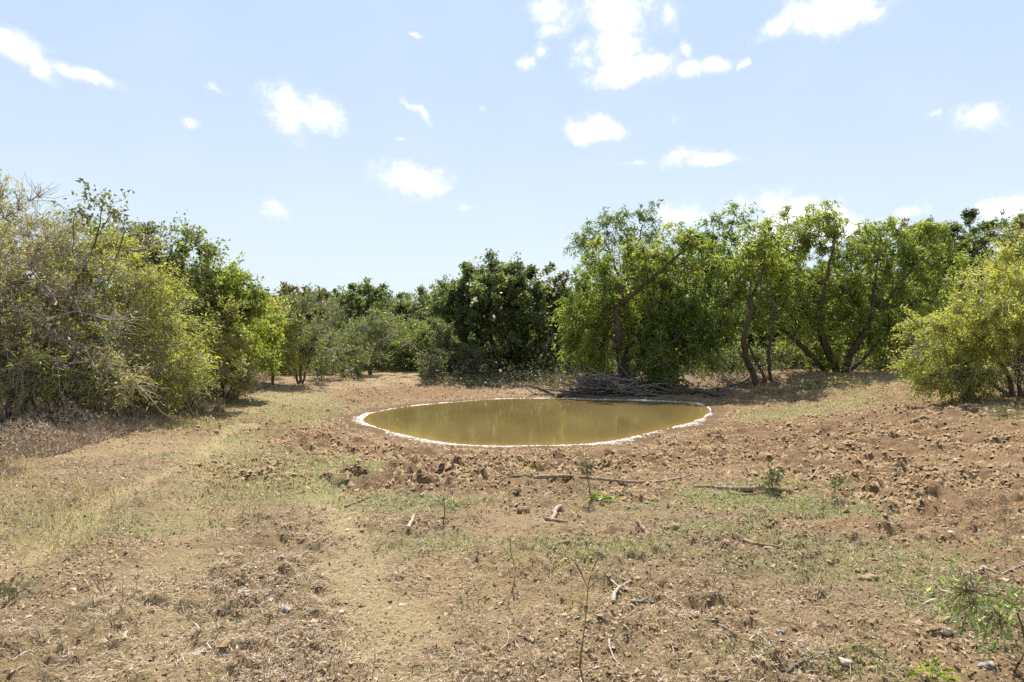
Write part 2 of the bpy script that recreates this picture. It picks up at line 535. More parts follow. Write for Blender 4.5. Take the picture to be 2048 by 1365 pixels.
def ground_material():
    m, g = material("dry_soil")
    pos = g.n('ShaderNodeNewGeometry').outputs['Position']
    n1 = g.n('ShaderNodeTexNoise', {'Vector': pos, 'Scale': 1.1, 'Detail': 5.0, 'Roughness': .6}).outputs[0]
    n2 = g.n('ShaderNodeTexNoise', {'Vector': pos, 'Scale': 9.0, 'Detail': 6.0, 'Roughness': .65}).outputs[0]
    n3 = g.n('ShaderNodeTexNoise', {'Vector': pos, 'Scale': 55.0, 'Detail': 5.0, 'Roughness': .7}).outputs[0]
    n4 = g.n('ShaderNodeTexNoise', {'Vector': pos, 'Scale': 150.0, 'Detail': 3.0, 'Roughness': .7}).outputs[0]
    n25 = g.n('ShaderNodeTexNoise', {'Vector': pos, 'Scale': 24.0, 'Detail': 4.0, 'Roughness': .7}).outputs[0]
    base = g.mix(g.mapr(n2, .3, .7), (0.353, 0.246, 0.126), (0.458, 0.329, 0.178))
    base = g.mix(g.mapr(n25, .45, .62, 0, .45), base, (0.248, 0.176, 0.101))
    base = g.mix(g.mapr(n3, .42, .62, 0, .55), base, (0.233, 0.167, 0.095))
    base = g.mix(g.mapr(n4, .52, .7, 0, .55), base, (0.164, 0.119, 0.071))
    base = g.mix(g.math('MULTIPLY', attr(g, 'sand'), .8), base, g.mix(g.mapr(n3, .3, .7), (0.530, 0.379, 0.205), (0.421, 0.294, 0.155)))
    mudc = g.mix(g.mapr(n2, .3, .7), (0.202, 0.115, 0.056), (0.302, 0.184, 0.095))
    mudc = g.mix(g.mapr(n25, .4, .62, 0, .6), mudc, (0.362, 0.234, 0.128))
    mudc = g.mix(g.mapr(n3, .5, .68, 0, .5), mudc, (0.132, 0.077, 0.040))
    redc = g.mix(g.mapr(n2, .3, .7), (0.301, 0.181, 0.089), (0.431, 0.284, 0.148))
    redc = g.mix(g.mapr(n25, .42, .62, 0, .5), redc, (0.484, 0.328, 0.179))
    redc = g.mix(g.mapr(n3, .48, .68, 0, .5), redc, (0.179, 0.109, 0.058))
    c = g.mix(attr(g, 'right'), base, redc)
    c = g.mix(attr(g, 'mud'), c, mudc)
    c = g.mix(attr(g, 'track'), c, g.mix(g.mapr(n3, .3, .7), (0.541, 0.416, 0.228), (0.453, 0.343, 0.181)))
    grc = g.mix(g.mapr(n3, .3, .7), (.25, .26, .10), (.39, .36, .18))
    c = g.mix(g.math('MULTIPLY', attr(g, 'green'), g.mapr(n4, .3, .6, .3, .95)), c, grc)
    c = g.mix(g.mapr(n1, .3, .75, 0, .25), c, (.36, .26, .17))
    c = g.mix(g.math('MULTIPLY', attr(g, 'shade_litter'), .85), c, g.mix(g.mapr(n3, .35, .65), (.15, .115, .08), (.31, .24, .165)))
    c = g.mix(attr(g, 'wet'), c, (.11, .075, .04))
    hsum = g.math('ADD', g.math('ADD', g.math('MULTIPLY', n3, .6), g.math('MULTIPLY', n4, .4)), g.math('MULTIPLY_ADD', n25, 1.0, g.math('MULTIPLY', n2, .5)))
    bp = g.n('ShaderNodeBump', {'Height': hsum, 'Strength': 1.0, 'Distance': .06})
    b = g.n('ShaderNodeBsdfPrincipled', {'Base Color': c, 'Roughness': .95, 'Specular IOR Level': .1, 'Normal': bp.outputs[0]})
    g.n('ShaderNodeOutputMaterial', {'Surface': b})
    return m


def water_material():
    m, g = material("muddy_water")
    pos = g.n('ShaderNodeNewGeometry').outputs['Position']
    n1 = g.n('ShaderNodeTexNoise', {'Vector': g.n('ShaderNodeMapping', {0: pos, 3: (1.5, .35, 1)}).outputs[0], 'Scale': .6, 'Detail': 3.0}).outputs[0]
    c = g.mix(g.mapr(n1, .3, .7), (.150, .110, .038), (.190, .138, .050))
    c = g.mix(attr(g, 'shallow'), c, (.30, .19, .06))
    rp = g.n('ShaderNodeTexNoise', {'Vector': g.n('ShaderNodeMapping', {0: pos, 3: (1.0, 1.6, 1)}).outputs[0], 'Scale': 5.0, 'Detail': 3.0, 'Roughness': .6}).outputs[0]
    bp = g.n('ShaderNodeBump', {'Height': rp, 'Strength': .07, 'Distance': .02})
    b = g.n('ShaderNodeBsdfPrincipled', {'Base Color': c, 'Roughness': .03, 'IOR': 1.33, 'Specular IOR Level': .85, 'Normal': bp.outputs[0]})
    g.n('ShaderNodeOutputMaterial', {'Surface': b})
    return m


M = {}
M['ground'] = ground_material()
M['water'] = water_material()
M['oak_leaf'] = leaf_material("oak_leaves", [(0, (.075, .095, .045)), (.5, (.155, .185, .085)), (.85, (.24, .265, .125)), (1, (.29, .23, .11))], .50, .46, spec=.28)
M['oak_brown'] = leaf_material("russet_oak_leaves", [(0, (.075, .085, .036)), (.5, (.145, .142, .058)), (.8, (.21, .16, .08)), (1, (.27, .17, .10))], .42, .45)
M['willow_leaf'] = leaf_material("willow_leaves", [(0, (0.116, 0.157, 0.045)), (.5, (0.226, 0.263, 0.072)), (.88, (0.325, 0.342, 0.095)), (1, (0.394, 0.325, 0.100))], .58, .45)
M['willow_green'] = leaf_material("green_willow_leaves", [(0, (0.072, 0.121, 0.038)), (.5, (0.145, 0.207, 0.060)), (.9, (0.238, 0.286, 0.085)), (1, (0.302, 0.291, 0.090))], .55, .45)
M['willow_blue'] = leaf_material("grey_green_willow_leaves", [(0, (0.079, 0.110, 0.050)), (.5, (0.137, 0.174, 0.078)), (.9, (0.209, 0.241, 0.110)), (1, (0.267, 0.246, 0.110))], .5, .45)
M['mesquite_leaf'] = leaf_material("feathery_yellow_green_leaves", [(0, (0.191, 0.196, 0.075)), (.5, (0.319, 0.325, 0.100)), (.88, (0.429, 0.420, 0.120)), (1, (0.522, 0.381, 0.110))], .55, .5)
M['mesquite_olive'] = leaf_material("olive_shrub_leaves", [(0, (0.220, 0.174, 0.120)), (.35, (0.336, 0.274, 0.180)), (.52, (0.278, 0.291, 0.100)), (.88, (0.383, 0.392, 0.110)), (1, (0.464, 0.314, 0.110))], .48, .5)
M['elm_leaf'] = leaf_material("bright_elm_leaves", [(0, (0.099, 0.129, 0.030)), (.5, (0.191, 0.230, 0.048)), (.88, (0.290, 0.314, 0.065)), (1, (0.371, 0.314, 0.070))], .56, .45)
M['scrub_leaf'] = leaf_material("grey_green_scrub_leaves", [(0, (0.097, 0.101, 0.055)), (.5, (0.151, 0.169, 0.076)), (.85, (0.214, 0.231, 0.092)), (1, (0.263, 0.241, 0.101))], .45, .5)
M['shade_leaf'] = leaf_material("shade_toned_leaves", [(0, (.06, .055, .035)), (.5, (.095, .095, .05)), (.85, (.13, .14, .06)), (1, (.2, .15, .08))], .3, .55)  # shade beneath the trees is put into this darker leaf colour
M['silver_leaf'] = leaf_material("silvery_weed_leaves", [(0, (.22, .26, .16)), (.5, (.42, .46, .31)), (1, (.62, .64, .50))], .35, .55)
M['pale_leaf'] = leaf_material("pale_lit_sapling_leaves", [(0, (.10, .16, .05)), (.45, (.20, .27, .09)), (.8, (.36, .42, .22)), (1, (.58, .60, .44))], .45, .35)  # palest stops put the sunlit look of some leaves into their colour
M['weed_leaf'] = leaf_material("dark_weed_leaves", [(0, (.06, .10, .045)), (.5, (.11, .165, .07)), (.9, (.19, .25, .09)), (1, (.22, .22, .08))], .35, .35)
M['lime_leaf'] = leaf_material("lime_green_leaves", [(0, (.14, .22, .02)), (.5, (.22, .31, .03)), (1, (.33, .38, .05))], .45, .4)
M['bark'] = bark_material("dark_bark", (.055, .042, .032), (.16, .125, .095))
M['bark_red'] = bark_material("brown_bark", (.055, .038, .028), (.15, .108, .078))
M['twig'] = bark_material("grey_twigs", (.24, .205, .18), (.46, .41, .37), 30.)
M['twig_dark'] = bark_material("dark_twigs", (.07, .055, .043), (.16, .125, .10), 30.)
M['deadwood'] = bark_material("grey_deadwood", (.10, .083, .07), (.30, .26, .225), 24.)
M['stick'] = bark_material("weathered_stick", (.20, .13, .085), (.42, .31, .21), 30.)
M['palestick'] = bark_material("bleached_stick", (.32, .25, .18), (.55, .46, .36), 30.)
M['stem'] = bark_material("green_brown_stem", (.15, .10, .05), (.26, .19, .10), 60.)
M['rock'] = bark_material("dusty_rock", (.30, .23, .17), (.52, .42, .33), 20.)
M['greyrock'] = bark_material("grey_rock", (.22, .20, .19), (.42, .39, .37), 20.)
M['clod'] = bark_material("soil_clod", (.205, .134, .068), (.36, .255, .142), 22.)
M['straw'] = tint_material("dry_straw", [(0, (.17, .118, .075)), (.35, (.31, .225, .15)), (.7, (.45, .355, .24)), (.94, (.55, .46, .34)), (1, (.66, .60, .52))], .8, .15)
M['crust'] = tint_material("white_crust", [(0, (.22, .155, .10)), (.35, (.38, .32, .26)), (.65, (.52, .49, .46)), (1, (.72, .71, .70))], .85)
M['litter'] = tint_material("dead_leaf_litter", [(0, (.17, .113, .072)), (.4, (.31, .22, .142)), (.8, (.47, .35, .23)), (1, (.58, .48, .36))], .85, .1)
M['grass'] = tint_material("short_grass", [(0, (.16, .20, .05)), (.5, (.29, .34, .095)), (.8, (.42, .43, .17)), (1, (.52, .46, .26))], .6, .35)
M['drygrass'] = tint_material("dry_bunch_grass", [(0, (.17, .20, .07)), (.3, (.27, .26, .11)), (.55, (.36, .29, .17)), (.85, (.48, .39, .26)), (1, (.58, .50, .38))], .7, .3)
M['yellowgrass'] = tint_material("yellow_grass", [(0, (.26, .22, .09)), (.5, (.40, .34, .15)), (1, (.54, .45, .26))], .6, .4)
M['weedstem'] = tint_material("dry_weed_stems", [(0, (.11, .07, .05)), (.5, (.24, .15, .11)), (1, (.40, .30, .22))], .8)


# ------------------------------------------------------------------ the ground sheet
def build_ground():
    r_in = np.exp(np.linspace(math.log(1.2), math.log(2.6), 12))[:-1]
    r_mid = []
    r = 2.6
    while r < 48:
        r_mid.append(r)
        r += max(.020, .0047 * r) if r < 24 else .010 * r
    r_out = np.exp(np.linspace(math.log(r), math.log(1500), 26))
    R = np.concatenate([[.02, .6], r_in, r_mid, r_out])
    half = math.radians(47)
    a = np.concatenate([np.linspace(-half, half, 560), np.linspace(half, 2 * math.pi - half, 60)[1:-1]])
    nr, na = len(R), len(a)
    RR, AA = np.meshgrid(R, a, indexing='ij')
    x, y = (RR * np.sin(AA)).ravel(), (RR * np.cos(AA)).ravel()
    sd = pond_sd(x, y)
    mk = masks(x, y, sd)
    dense = (np.abs((AA.ravel() + math.pi) % (2 * math.pi) - math.pi) <= half + 1e-6)
    z = h_base(x, y, sd) + relief(x, y, sd, mk) * dense
    z = np.where(sd > .04, np.maximum(z, ZW + .012), z)
    i = np.arange(nr - 1)[:, None] * na
    j = np.arange(na)[None]
    j2 = (j + 1) % na
    q = np.stack([i + j, i + na + j, i + na + j2, i + j2], -1).reshape(-1, 4)[:, ::-1]
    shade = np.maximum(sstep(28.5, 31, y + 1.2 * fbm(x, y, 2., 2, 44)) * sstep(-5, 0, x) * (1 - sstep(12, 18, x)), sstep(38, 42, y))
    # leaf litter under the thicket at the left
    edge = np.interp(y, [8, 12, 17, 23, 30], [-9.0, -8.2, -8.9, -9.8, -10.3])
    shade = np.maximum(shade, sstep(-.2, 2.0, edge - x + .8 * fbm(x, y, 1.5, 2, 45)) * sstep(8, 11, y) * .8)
    wet = np.maximum(1 - sstep(.0, .16, sd), .55 * (1 - sstep(.25, 1.1, sd + .9 * fbm(x, y, .7, 3, 46))))
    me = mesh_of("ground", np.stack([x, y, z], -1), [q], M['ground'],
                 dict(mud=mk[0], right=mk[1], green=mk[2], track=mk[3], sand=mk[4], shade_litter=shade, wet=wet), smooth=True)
    tag(link("ground", me), "bare brown earth trampled into clods round the pond, dry litter at the left", None, None, 'structure')


build_ground()


def build_water():
    c = POND.mean(0)
    n = len(POND)
    tang = unit(np.roll(POND, -1, 0) - np.roll(POND, 1, 0))
    nor = np.stack([tang[:, 1], -tang[:, 0]], -1)
    if np.mean(np.sum(nor * (POND - c), 1)) < 0:
        nor = -nor
    V, sh = [], []
    for off, sv in ((.12, 1.0), (0, 1.0)):
        V.append(np.column_stack([POND + nor * off, np.full(n, ZW)]))
        sh.append(np.full(n, sv))
    for f, sv in ((.96, .55), (.88, .12), (.75, 0), (.5, 0), (.25, 0)):
        V.append(np.column_stack([c + (POND - c) * f, np.full(n, ZW)]))
        sh.append(np.full(n, sv))
    k = len(V)
    V.append(np.array([[c[0], c[1], ZW]]))
    sh.append(np.zeros(1))
    i = np.arange(n)
    i2 = (i + 1) % n
    q = np.concatenate([np.stack([r * n + i, r * n + i2, (r + 1) * n + i2, (r + 1) * n + i], -1) for r in range(k - 1)])
    t = np.stack([(k - 1) * n + i, (k - 1) * n + i2, np.full(n, k * n)], -1)
    me = mesh_of("pond_water", np.concatenate(V), [q, t], M['water'], dict(shallow=np.concatenate(sh)))
    tag(link("pond_water", me), "still olive brown water of the small muddy pond", None, None, 'structure')
    # white dried crust along the waterline: a broken band of small flat flakes
    rng = np.random.default_rng(8)
    P = smooth_closed(POND[::3], 60)
    tg = unit(np.roll(P, -1, 0) - np.roll(P, 1, 0))
    nr = np.stack([tg[:, 1], -tg[:, 0]], -1)
    if np.mean(np.sum(nr * (P - c), 1)) < 0:
        nr = -nr
    m = 26000
    ii = rng.integers(0, len(P), m)
    wob = fbm(P[:, 0], P[:, 1], 1.3, 4, 21)
    wide = np.clip(.10 + .34 * wob + .12 * (P[:, 1] < 17) - .02 * (P[:, 0] < -3.2) + .16 * ((P[:, 0] > 3) & (P[:, 1] < 19)), .02, .6)
    off = np.abs(rng.normal(size=m)) * wide[ii] * .5 - .04
    gap = fbm(P[:, 0], P[:, 1], .45, 2, 23)
    keep = rng.random(m) < np.clip(.34 + 1.9 * wob[ii], .08, 1) * np.clip(.7 + 1.8 * gap[ii], .12, 1)
    ii, off = ii[keep], off[keep]
    m = len(ii)
    Q = P[ii] + nr[ii] * off[:, None] + rng.normal(size=(m, 2)) * .02
    hz = np.maximum(h_full(Q[:, 0], Q[:, 1]), ZW)
    r = rng.uniform(.012, .045, m)
    a = rng.uniform(0, 6.28, m)[:, None] + np.arange(5)[None] * 1.2566
    rr = r[:, None] * rng.uniform(.6, 1.3, (m, 5))
    rim = np.stack([Q[:, 0:1] + rr * np.cos(a), Q[:, 1:2] + rr * np.sin(a), np.repeat(hz[:, None] - .004, 5, 1)], -1)
    top = np.column_stack([Q, hz + .004 + r * rng.uniform(.05, .3, m)])[:, None]
    V = np.concatenate([rim, top], 1).reshape(-1, 3)
    b = (np.arange(m) * 6)[:, None]
    Ft = np.concatenate([b + np.array([[q_, (q_ + 1) % 5, 5]]) for q_ in range(5)])
    tint = np.repeat(np.clip(rng.normal(.46, .26, m) - .5 * off / .5, 0, 1), 6)
    me = mesh_of("shore_crust", V, [Ft], M['crust'], dict(tint=tint))
    tag(link("shore_crust", me), "white dried crust lining the waterline of the pond", "crust", None, 'stuff')


def floating_bits():
    rng = np.random.default_rng(12)
    c = POND.mean(0)
    i = rng.integers(0, len(POND), 150)
    f = 1 - np.abs(rng.normal(size=150)) * .16 - .02
    Q = c + (POND[i] - c) * np.clip(f, .1, .98)[:, None]
    P = np.column_stack([Q, np.full(150, ZW + .006)])
    D = unit(np.column_stack([rng.normal(size=(150, 2)), np.zeros(150)]))
    L = rng.uniform(.02, .06, 150)
    V, Ft, tt = leaf_mesh(P, D, L, L * .5, rng, .12, rng.random(150), flat=.97)
    tag(link('floating_leaves', mesh_of('floating_leaves', V, [Ft], M['litter'], dict(tint=tt))), "dead leaf scraps floating near the edge of the pond", "leaves", None, 'stuff')


build_water()
floating_bits()
print("ground", round(time.time() - T0, 1))


# ------------------------------------------------------------------ plants
def catmull(P, step):
    P = np.array(P, float)
    if len(P) < 3:
        n = max(2, int(np.linalg.norm(P[-1] - P[0]) / step) + 1)
        return P[0] + (P[-1] - P[0]) * np.linspace(0, 1, n)[:, None]
    Q = np.concatenate([[2 * P[0] - P[1]], P, [2 * P[-1] - P[-2]]])
    out = []
    for i in range(1, len(Q) - 2):
        n = max(1, int(np.linalg.norm(Q[i + 1] - Q[i]) / step))
        for t in np.arange(n) / n:
            p0, p1, p2, p3 = Q[i - 1], Q[i], Q[i + 1], Q[i + 2]
            out.append(.5 * ((2 * p1) + (-p0 + p2) * t + (2 * p0 - 5 * p1 + 4 * p2 - p3) * t * t + (-p0 + 3 * p1 - 3 * p2 + p3) * t ** 3))
    out.append(P[-1])
    return np.array(out)


KIND = {
    # spacing of clumps, clump radius, twigs per clump, leaves per twig, twig length, droop, leaf length/width, spread of leaves round a twig, twig radius
    'oak':      dict(sp=.46, k=3.4, cr=.30, nt=5, nl=19, tl=.29, droop=.05, L=(.10, .18), W=.72, sprd=.085, tr=.006, shell=.95, up=.25, mesh_twigs=.25, sides=5),
    'willow':   dict(sp=.46, k=3.2, cr=.30, nt=5, nl=16, tl=.62, droop=.55, L=(.14, .26), W=.24, sprd=.06, tr=.005, shell=1.0, up=.1, mesh_twigs=.3, sides=6),
    'mesquite': dict(sp=.33, k=3.0, cr=.25, nt=9, nl=18, tl=.50, droop=.12, L=(.05, .11), W=.30, sprd=.045, tr=.0065, shell=1.0, up=.1, mesh_twigs=1., sides=4),
    'elm':      dict(sp=.36, k=3.4, cr=.26, nt=5, nl=25, tl=.34, droop=.05, L=(.065, .125), W=.55, sprd=.07, tr=.005, shell=.95, up=.3, mesh_twigs=.6, sides=4),
    'scrub':    dict(sp=.40, k=3.2, cr=.26, nt=8, nl=16, tl=.45, droop=.0, L=(.08, .14), W=.4, sprd=.06, tr=.006, shell=.9, up=.3, mesh_twigs=1., sides=4),
}


def grow(name, label, cat, seed, base, d, blobs, stems, kind, leafm, barkm, twigm, r0=.12, group=None, leafy=1.0, dens=1.0, twiggy=None, scale=1.0,
         outward=.35, deep=.8, updir=0.0, tintb=0.0, crown_name='crown', trunk_name='trunk', branch_name='branches', whips=None):
    """A woody plant. stems: photo-pixel polylines at depth d (optional third value: depth offset); blobs: crown masses (px, py, rx, ry[, depth offset])."""
    K = KIND[kind]
    rng = np.random.default_rng(seed)
    base = np.asarray(base, float)
    k = d / F
    nodes, par, isst, sid = [base.copy()], [-1], [True], [-1]
    for si, s in enumerate(stems):
        pts = [W(p[0], p[1], d + (p[2] if len(p) > 2 else 0)) for p in s]
        first = pts[0]
        if np.linalg.norm(first - base) < .9 * scale + .05:
            near = 0
            if np.linalg.norm(first - base) < .12 * scale:
                pts = pts[1:]
        else:
            near = int(np.argmin(np.linalg.norm(np.array(nodes) - first, axis=1)))
        C = catmull([nodes[near]] + pts if near else [np.array([first[0], first[1], h_at(first[0], first[1]) - .08 * scale])] + (pts if np.linalg.norm(pts[0] - first) > 1e-6 else pts[1:]), .22 * scale)
        C[1:-1] += rng.normal(size=C[1:-1].shape) * .018 * scale
        last = near
        if near == 0:
            nodes.append(C[0]); par.append(-1); isst.append(True); sid.append(si); last = len(nodes) - 1
        for q in C[1:]:
            nodes.append(q); par.append(last); isst.append(True); sid.append(si); last = len(nodes) - 1
    # clump centres
    T, TB = [], []
    for b in blobs:
        c = W(b[0], b[1], d + (b[4] if len(b) > 4 else 0))
        rad = np.array([b[2] * k, deep * .5 * (b[2] + b[3]) * k, b[3] * k])
        n = max(3, int(dens * K['k'] * rad[0] * rad[2] / (K['sp'] * scale) ** 2))
        u = unit(rng.normal(size=(n, 3)))
        rr = rng.random(n) ** (1 / (3 * K['shell'] + .3)) * (1 + .20 * rng.normal(size=n))
        P = c + u * rr[:, None] * rad
        T.append(P)
        TB.append(np.full(n, rng.normal() * .09))
    T, TB = np.concatenate(T), np.concatenate(TB)
    gz = h_base(T[:, 0], T[:, 1])
    up = T[:, 2] > gz + .12 * scale
    T, TB = T[up], TB[up]
    order = np.argsort(np.min(np.linalg.norm(T[:, None] - np.array(nodes)[None, ::3], axis=2), axis=1))
    T, TB = T[order], TB[order]
    cap = len(nodes) + len(T) * 9 + 10
    N = np.zeros((cap, 3)); PA = np.full(cap, -1); ST = np.zeros(cap, bool)
    cnt = len(nodes)
    N[:cnt] = nodes; PA[:cnt] = par; ST[:cnt] = isst
    zmin = base[2] + .25 * scale
    tips = []
    for t in T:
        A = N[1:cnt]
        dv = t - A
        ds = np.linalg.norm(dv, axis=1)
        cost = ds * (1 + .55 * np.clip(-dv[:, 2] / np.maximum(ds, 1e-6), 0, 1)) + np.where(A[:, 2] < zmin, .35 * scale, 0)
        i = int(np.argmin(cost)) + 1
        p0, dist = N[i], ds[i - 1]
        n = int(np.clip(math.ceil(dist / (.24 * scale)), 2, 8))
        par_dir = unit(N[i] - N[PA[i]]) if PA[i] >= 0 else np.array([0, 0, 1.])
        ctrl = p0 + (par_dir * .35 + np.array([0, 0, K['up']])) * dist * .6 + (t - p0) * .25
        prev = i
        for s in range(1, n + 1):
            f = s / n
            q = (1 - f) ** 2 * p0 + 2 * f * (1 - f) * ctrl + f * f * t
            if s < n:
                q = q + rng.normal(size=3) * .022 * scale
            N[cnt] = q; PA[cnt] = prev; prev = cnt; cnt += 1
        tips.append(prev)
    N, PA, ST = N[:cnt], PA[:cnt], ST[:cnt]
    w = np.zeros(cnt)
    w[tips] = 1
    for i in range(cnt - 1, 0, -1):
        if PA[i] >= 0:
            w[PA[i]] += w[i]
    w = np.maximum(w, 1)
    roots = [i for i in range(cnt) if PA[i] < 0 and w[i] > 1 and i]
    wmax = max([w[i] for i in roots] + [2])
    rt = .010 * scale
    ex = math.log(r0 / rt) / math.log(wmax) if wmax > 2 else .5
    R = rt * w ** np.clip(ex, .3, .62)
    R = R * (r0 / (rt * wmax ** np.clip(ex, .3, .62))) ** np.clip(np.log(w) / math.log(wmax), 0, 1)
    zt = N[:, 2].max()
    R = R * (1 - .5 * np.clip((N[:, 2] - base[2]) / max(zt - base[2], .1), 0, 1))
    hf = np.clip((N[:, 2] - base[2]) / max(zt - base[2], .1), 0, 1)
    R = np.where(ST, np.clip(R, r0 * (.42 - .34 * hf), r0), R)
    root = empty(name, base, label, cat, group)
    inv = base
    e = np.where(PA >= 0)[0]
    DN = np.zeros_like(N)
    DN[e] = unit(N[e] - N[PA[e]])
    nor = np.where(PA < 0)[0]
    for i in nor:
        ch = np.where(PA == i)[0]
        DN[i] = DN[ch[0]] if len(ch) else (0, 0, 1)
    def edges(sel, sides, mat, nm):
        if not len(sel):
            return
        pr = PA[sel]
        big = (w[sel] / w[pr]) > .5
        D0 = np.where(big[:, None], DN[pr], DN[sel])
        R0 = np.where(big, R[pr], R[sel] * 1.15)
        V, Fq = tubes(N[pr] - inv, N[sel] - inv, R0, R[sel], sides, D0, DN[sel])
        return link(nm, mesh_of(nm, V, [Fq], mat, None, True), root)
    SID = np.full(cnt, -1)
    SID[:len(sid)] = sid
    for si in range(len(stems)):
        sel = e[ST[e] & (SID[e] == si)]
        edges(sel, 8, barkm, trunk_name if si == 0 else 'limb')
    br = edges(e[~ST[e]], K['sides'], barkm if kind in ('oak', 'willow') else twigm, branch_name)
    if br:
        tag(br, kind='stuff')
    # twigs
    tp = N[tips]
    nt = K['nt'] if twiggy is None else twiggy
    cidx = np.repeat(np.arange(len(tp)), nt)
    n = len(cidx)
    cc = T.mean(0)
    outd = unit(tp - cc)
    P0 = tp[cidx] + rng.normal(size=(n, 3)) * K['cr'] * .35 * scale
    D = unit(rng.normal(size=(n, 3)) + outd[cidx] * outward * 2.2 + np.array([0, 0, updir]) + DN[tips][cidx] * .6)
    Lt = K['tl'] * scale * rng.uniform(.55, 1.35, n)
    def curve(P0, D, Lt, t):
        return P0 + D * (Lt * t)[:, None] + np.array([0, 0, -1.]) * (K['droop'] * Lt * t * t)[:, None] * 1.4
    mt = rng.random(n) < K['mesh_twigs']
    if mt.any():
        a, dd, l = P0[mt], D[mt], Lt[mt]
        start = tp[cidx][mt]
        m1, m2 = curve(a, dd, l, np.full(len(l), .5)), curve(a, dd, l, np.ones(len(l)))
        tr = K['tr'] * scale
        o = np.ones(len(l))
        V1, F1 = tubes(start - inv, m1 - inv, o * tr, o * tr * .75, 3)
        V2, F2 = tubes(m1 - inv, m2 - inv, o * tr * .75, o * tr * .3, 3)
        tag(link('twigs', mesh_of('twigs', np.concatenate([V1, V2]), [np.concatenate([F1, F2 + len(V1)])], twigm), root), kind='stuff')
    # long whippy shoots past the outline
    nw = whips if whips is not None else {'mesquite': 110, 'elm': 26, 'scrub': 34}.get(kind, 0)
    if nw:
        wi = rng.integers(0, len(tp), nw)
        a = tp[wi]
        dw = unit(outd[wi] * 1.0 + rng.normal(size=(nw, 3)) * .45 + np.array([0, 0, .35]))
        lw = rng.uniform(.5, 1.35, nw) * scale * (.8 if kind == 'mesquite' else .6)
        pts = [a]
        for f in (.25, .5, .75, 1.0):
            pts.append(a + dw * (lw * f)[:, None] + np.array([0, 0, -1.]) * (lw * f * f * rng.uniform(.05, .55, nw))[:, None] + rng.normal(size=(nw, 3)) * .02)
        Vw, Fw, off = [], [], 0
        for f in range(4):
            o = np.ones(nw) * .010 * scale
            V, Fq = tubes(pts[f] - inv, pts[f + 1] - inv, o * (1 - f * .2), o * (.8 - f * .2), 3)
            Vw.append(V); Fw.append(Fq + off); off += len(V)
        tag(link('shoots', mesh_of('shoots', np.concatenate(Vw), [np.concatenate(Fw)], twigm), root), kind='stuff')
        P0 = np.concatenate([P0, a]); D = np.concatenate([D, dw]); Lt = np.concatenate([Lt, lw * .9]); cidx = np.concatenate([cidx, wi]); n = n + nw
    # leaves
    nl = K['nl'] * leafy
    reps = rng.poisson(nl * (.12 + 2.5 * rng.random(len(tp)) ** 1.9)[cidx])
    li = np.repeat(np.arange(n), reps)
    if len(li):
        t = rng.uniform(.1, 1.05, len(li))
        P = curve(P0[li], D[li], Lt[li], t) + rng.normal(size=(len(li), 3)) * K['sprd'] * scale
        LD = unit(D[li] * .7 + rng.normal(size=(len(li), 3)) * .75 + np.array([0, 0, -1.]) * (K['droop'] * 1.1 + .1))
        Ll = rng.uniform(K['L'][0], K['L'][1], len(li)) * scale
        ctint = rng.normal(size=len(tp)) * .20 + TB
        tint = np.clip(.45 + tintb + ctint[cidx[li]] + rng.normal(size=len(li)) * .17, 0, np.where(rng.random(len(li)) < .03, 1., .9))
        V, Ft, tt = leaf_mesh(P - inv, LD, Ll, Ll * K['W'] * 1.25, rng, .22, tint, tri=True)
        tag(link(crown_name, mesh_of(crown_name, V, [Ft], leafm, dict(tint=tt)), root), kind='stuff')
    return root


def base_at(px, d, dx=0):
    x = (px - CX) / F * d
    return np.array([x, d, h_at(x, d)])


def oak(seed, px, d, blobs, label, stems=None, leafm='oak_leaf', r0=.16, **kw):
    kw.setdefault('dens', 1.2)
    b = base_at(px, d)
    py = CY + (CAM_H - b[2]) * F / d
    mid = blobs[0]
    stems = stems or [[(px, py), (px + .25 * (mid[0] - px) + 4, py - .35 * (py - mid[1])), (mid[0], mid[1] + .3 * mid[3])]]
    return grow('oak_tree', label, 'tree', seed, b, d, blobs, stems, 'oak', M[leafm], M['bark'], M['twig_dark'], r0, 'oaks of the far tree line', **kw)


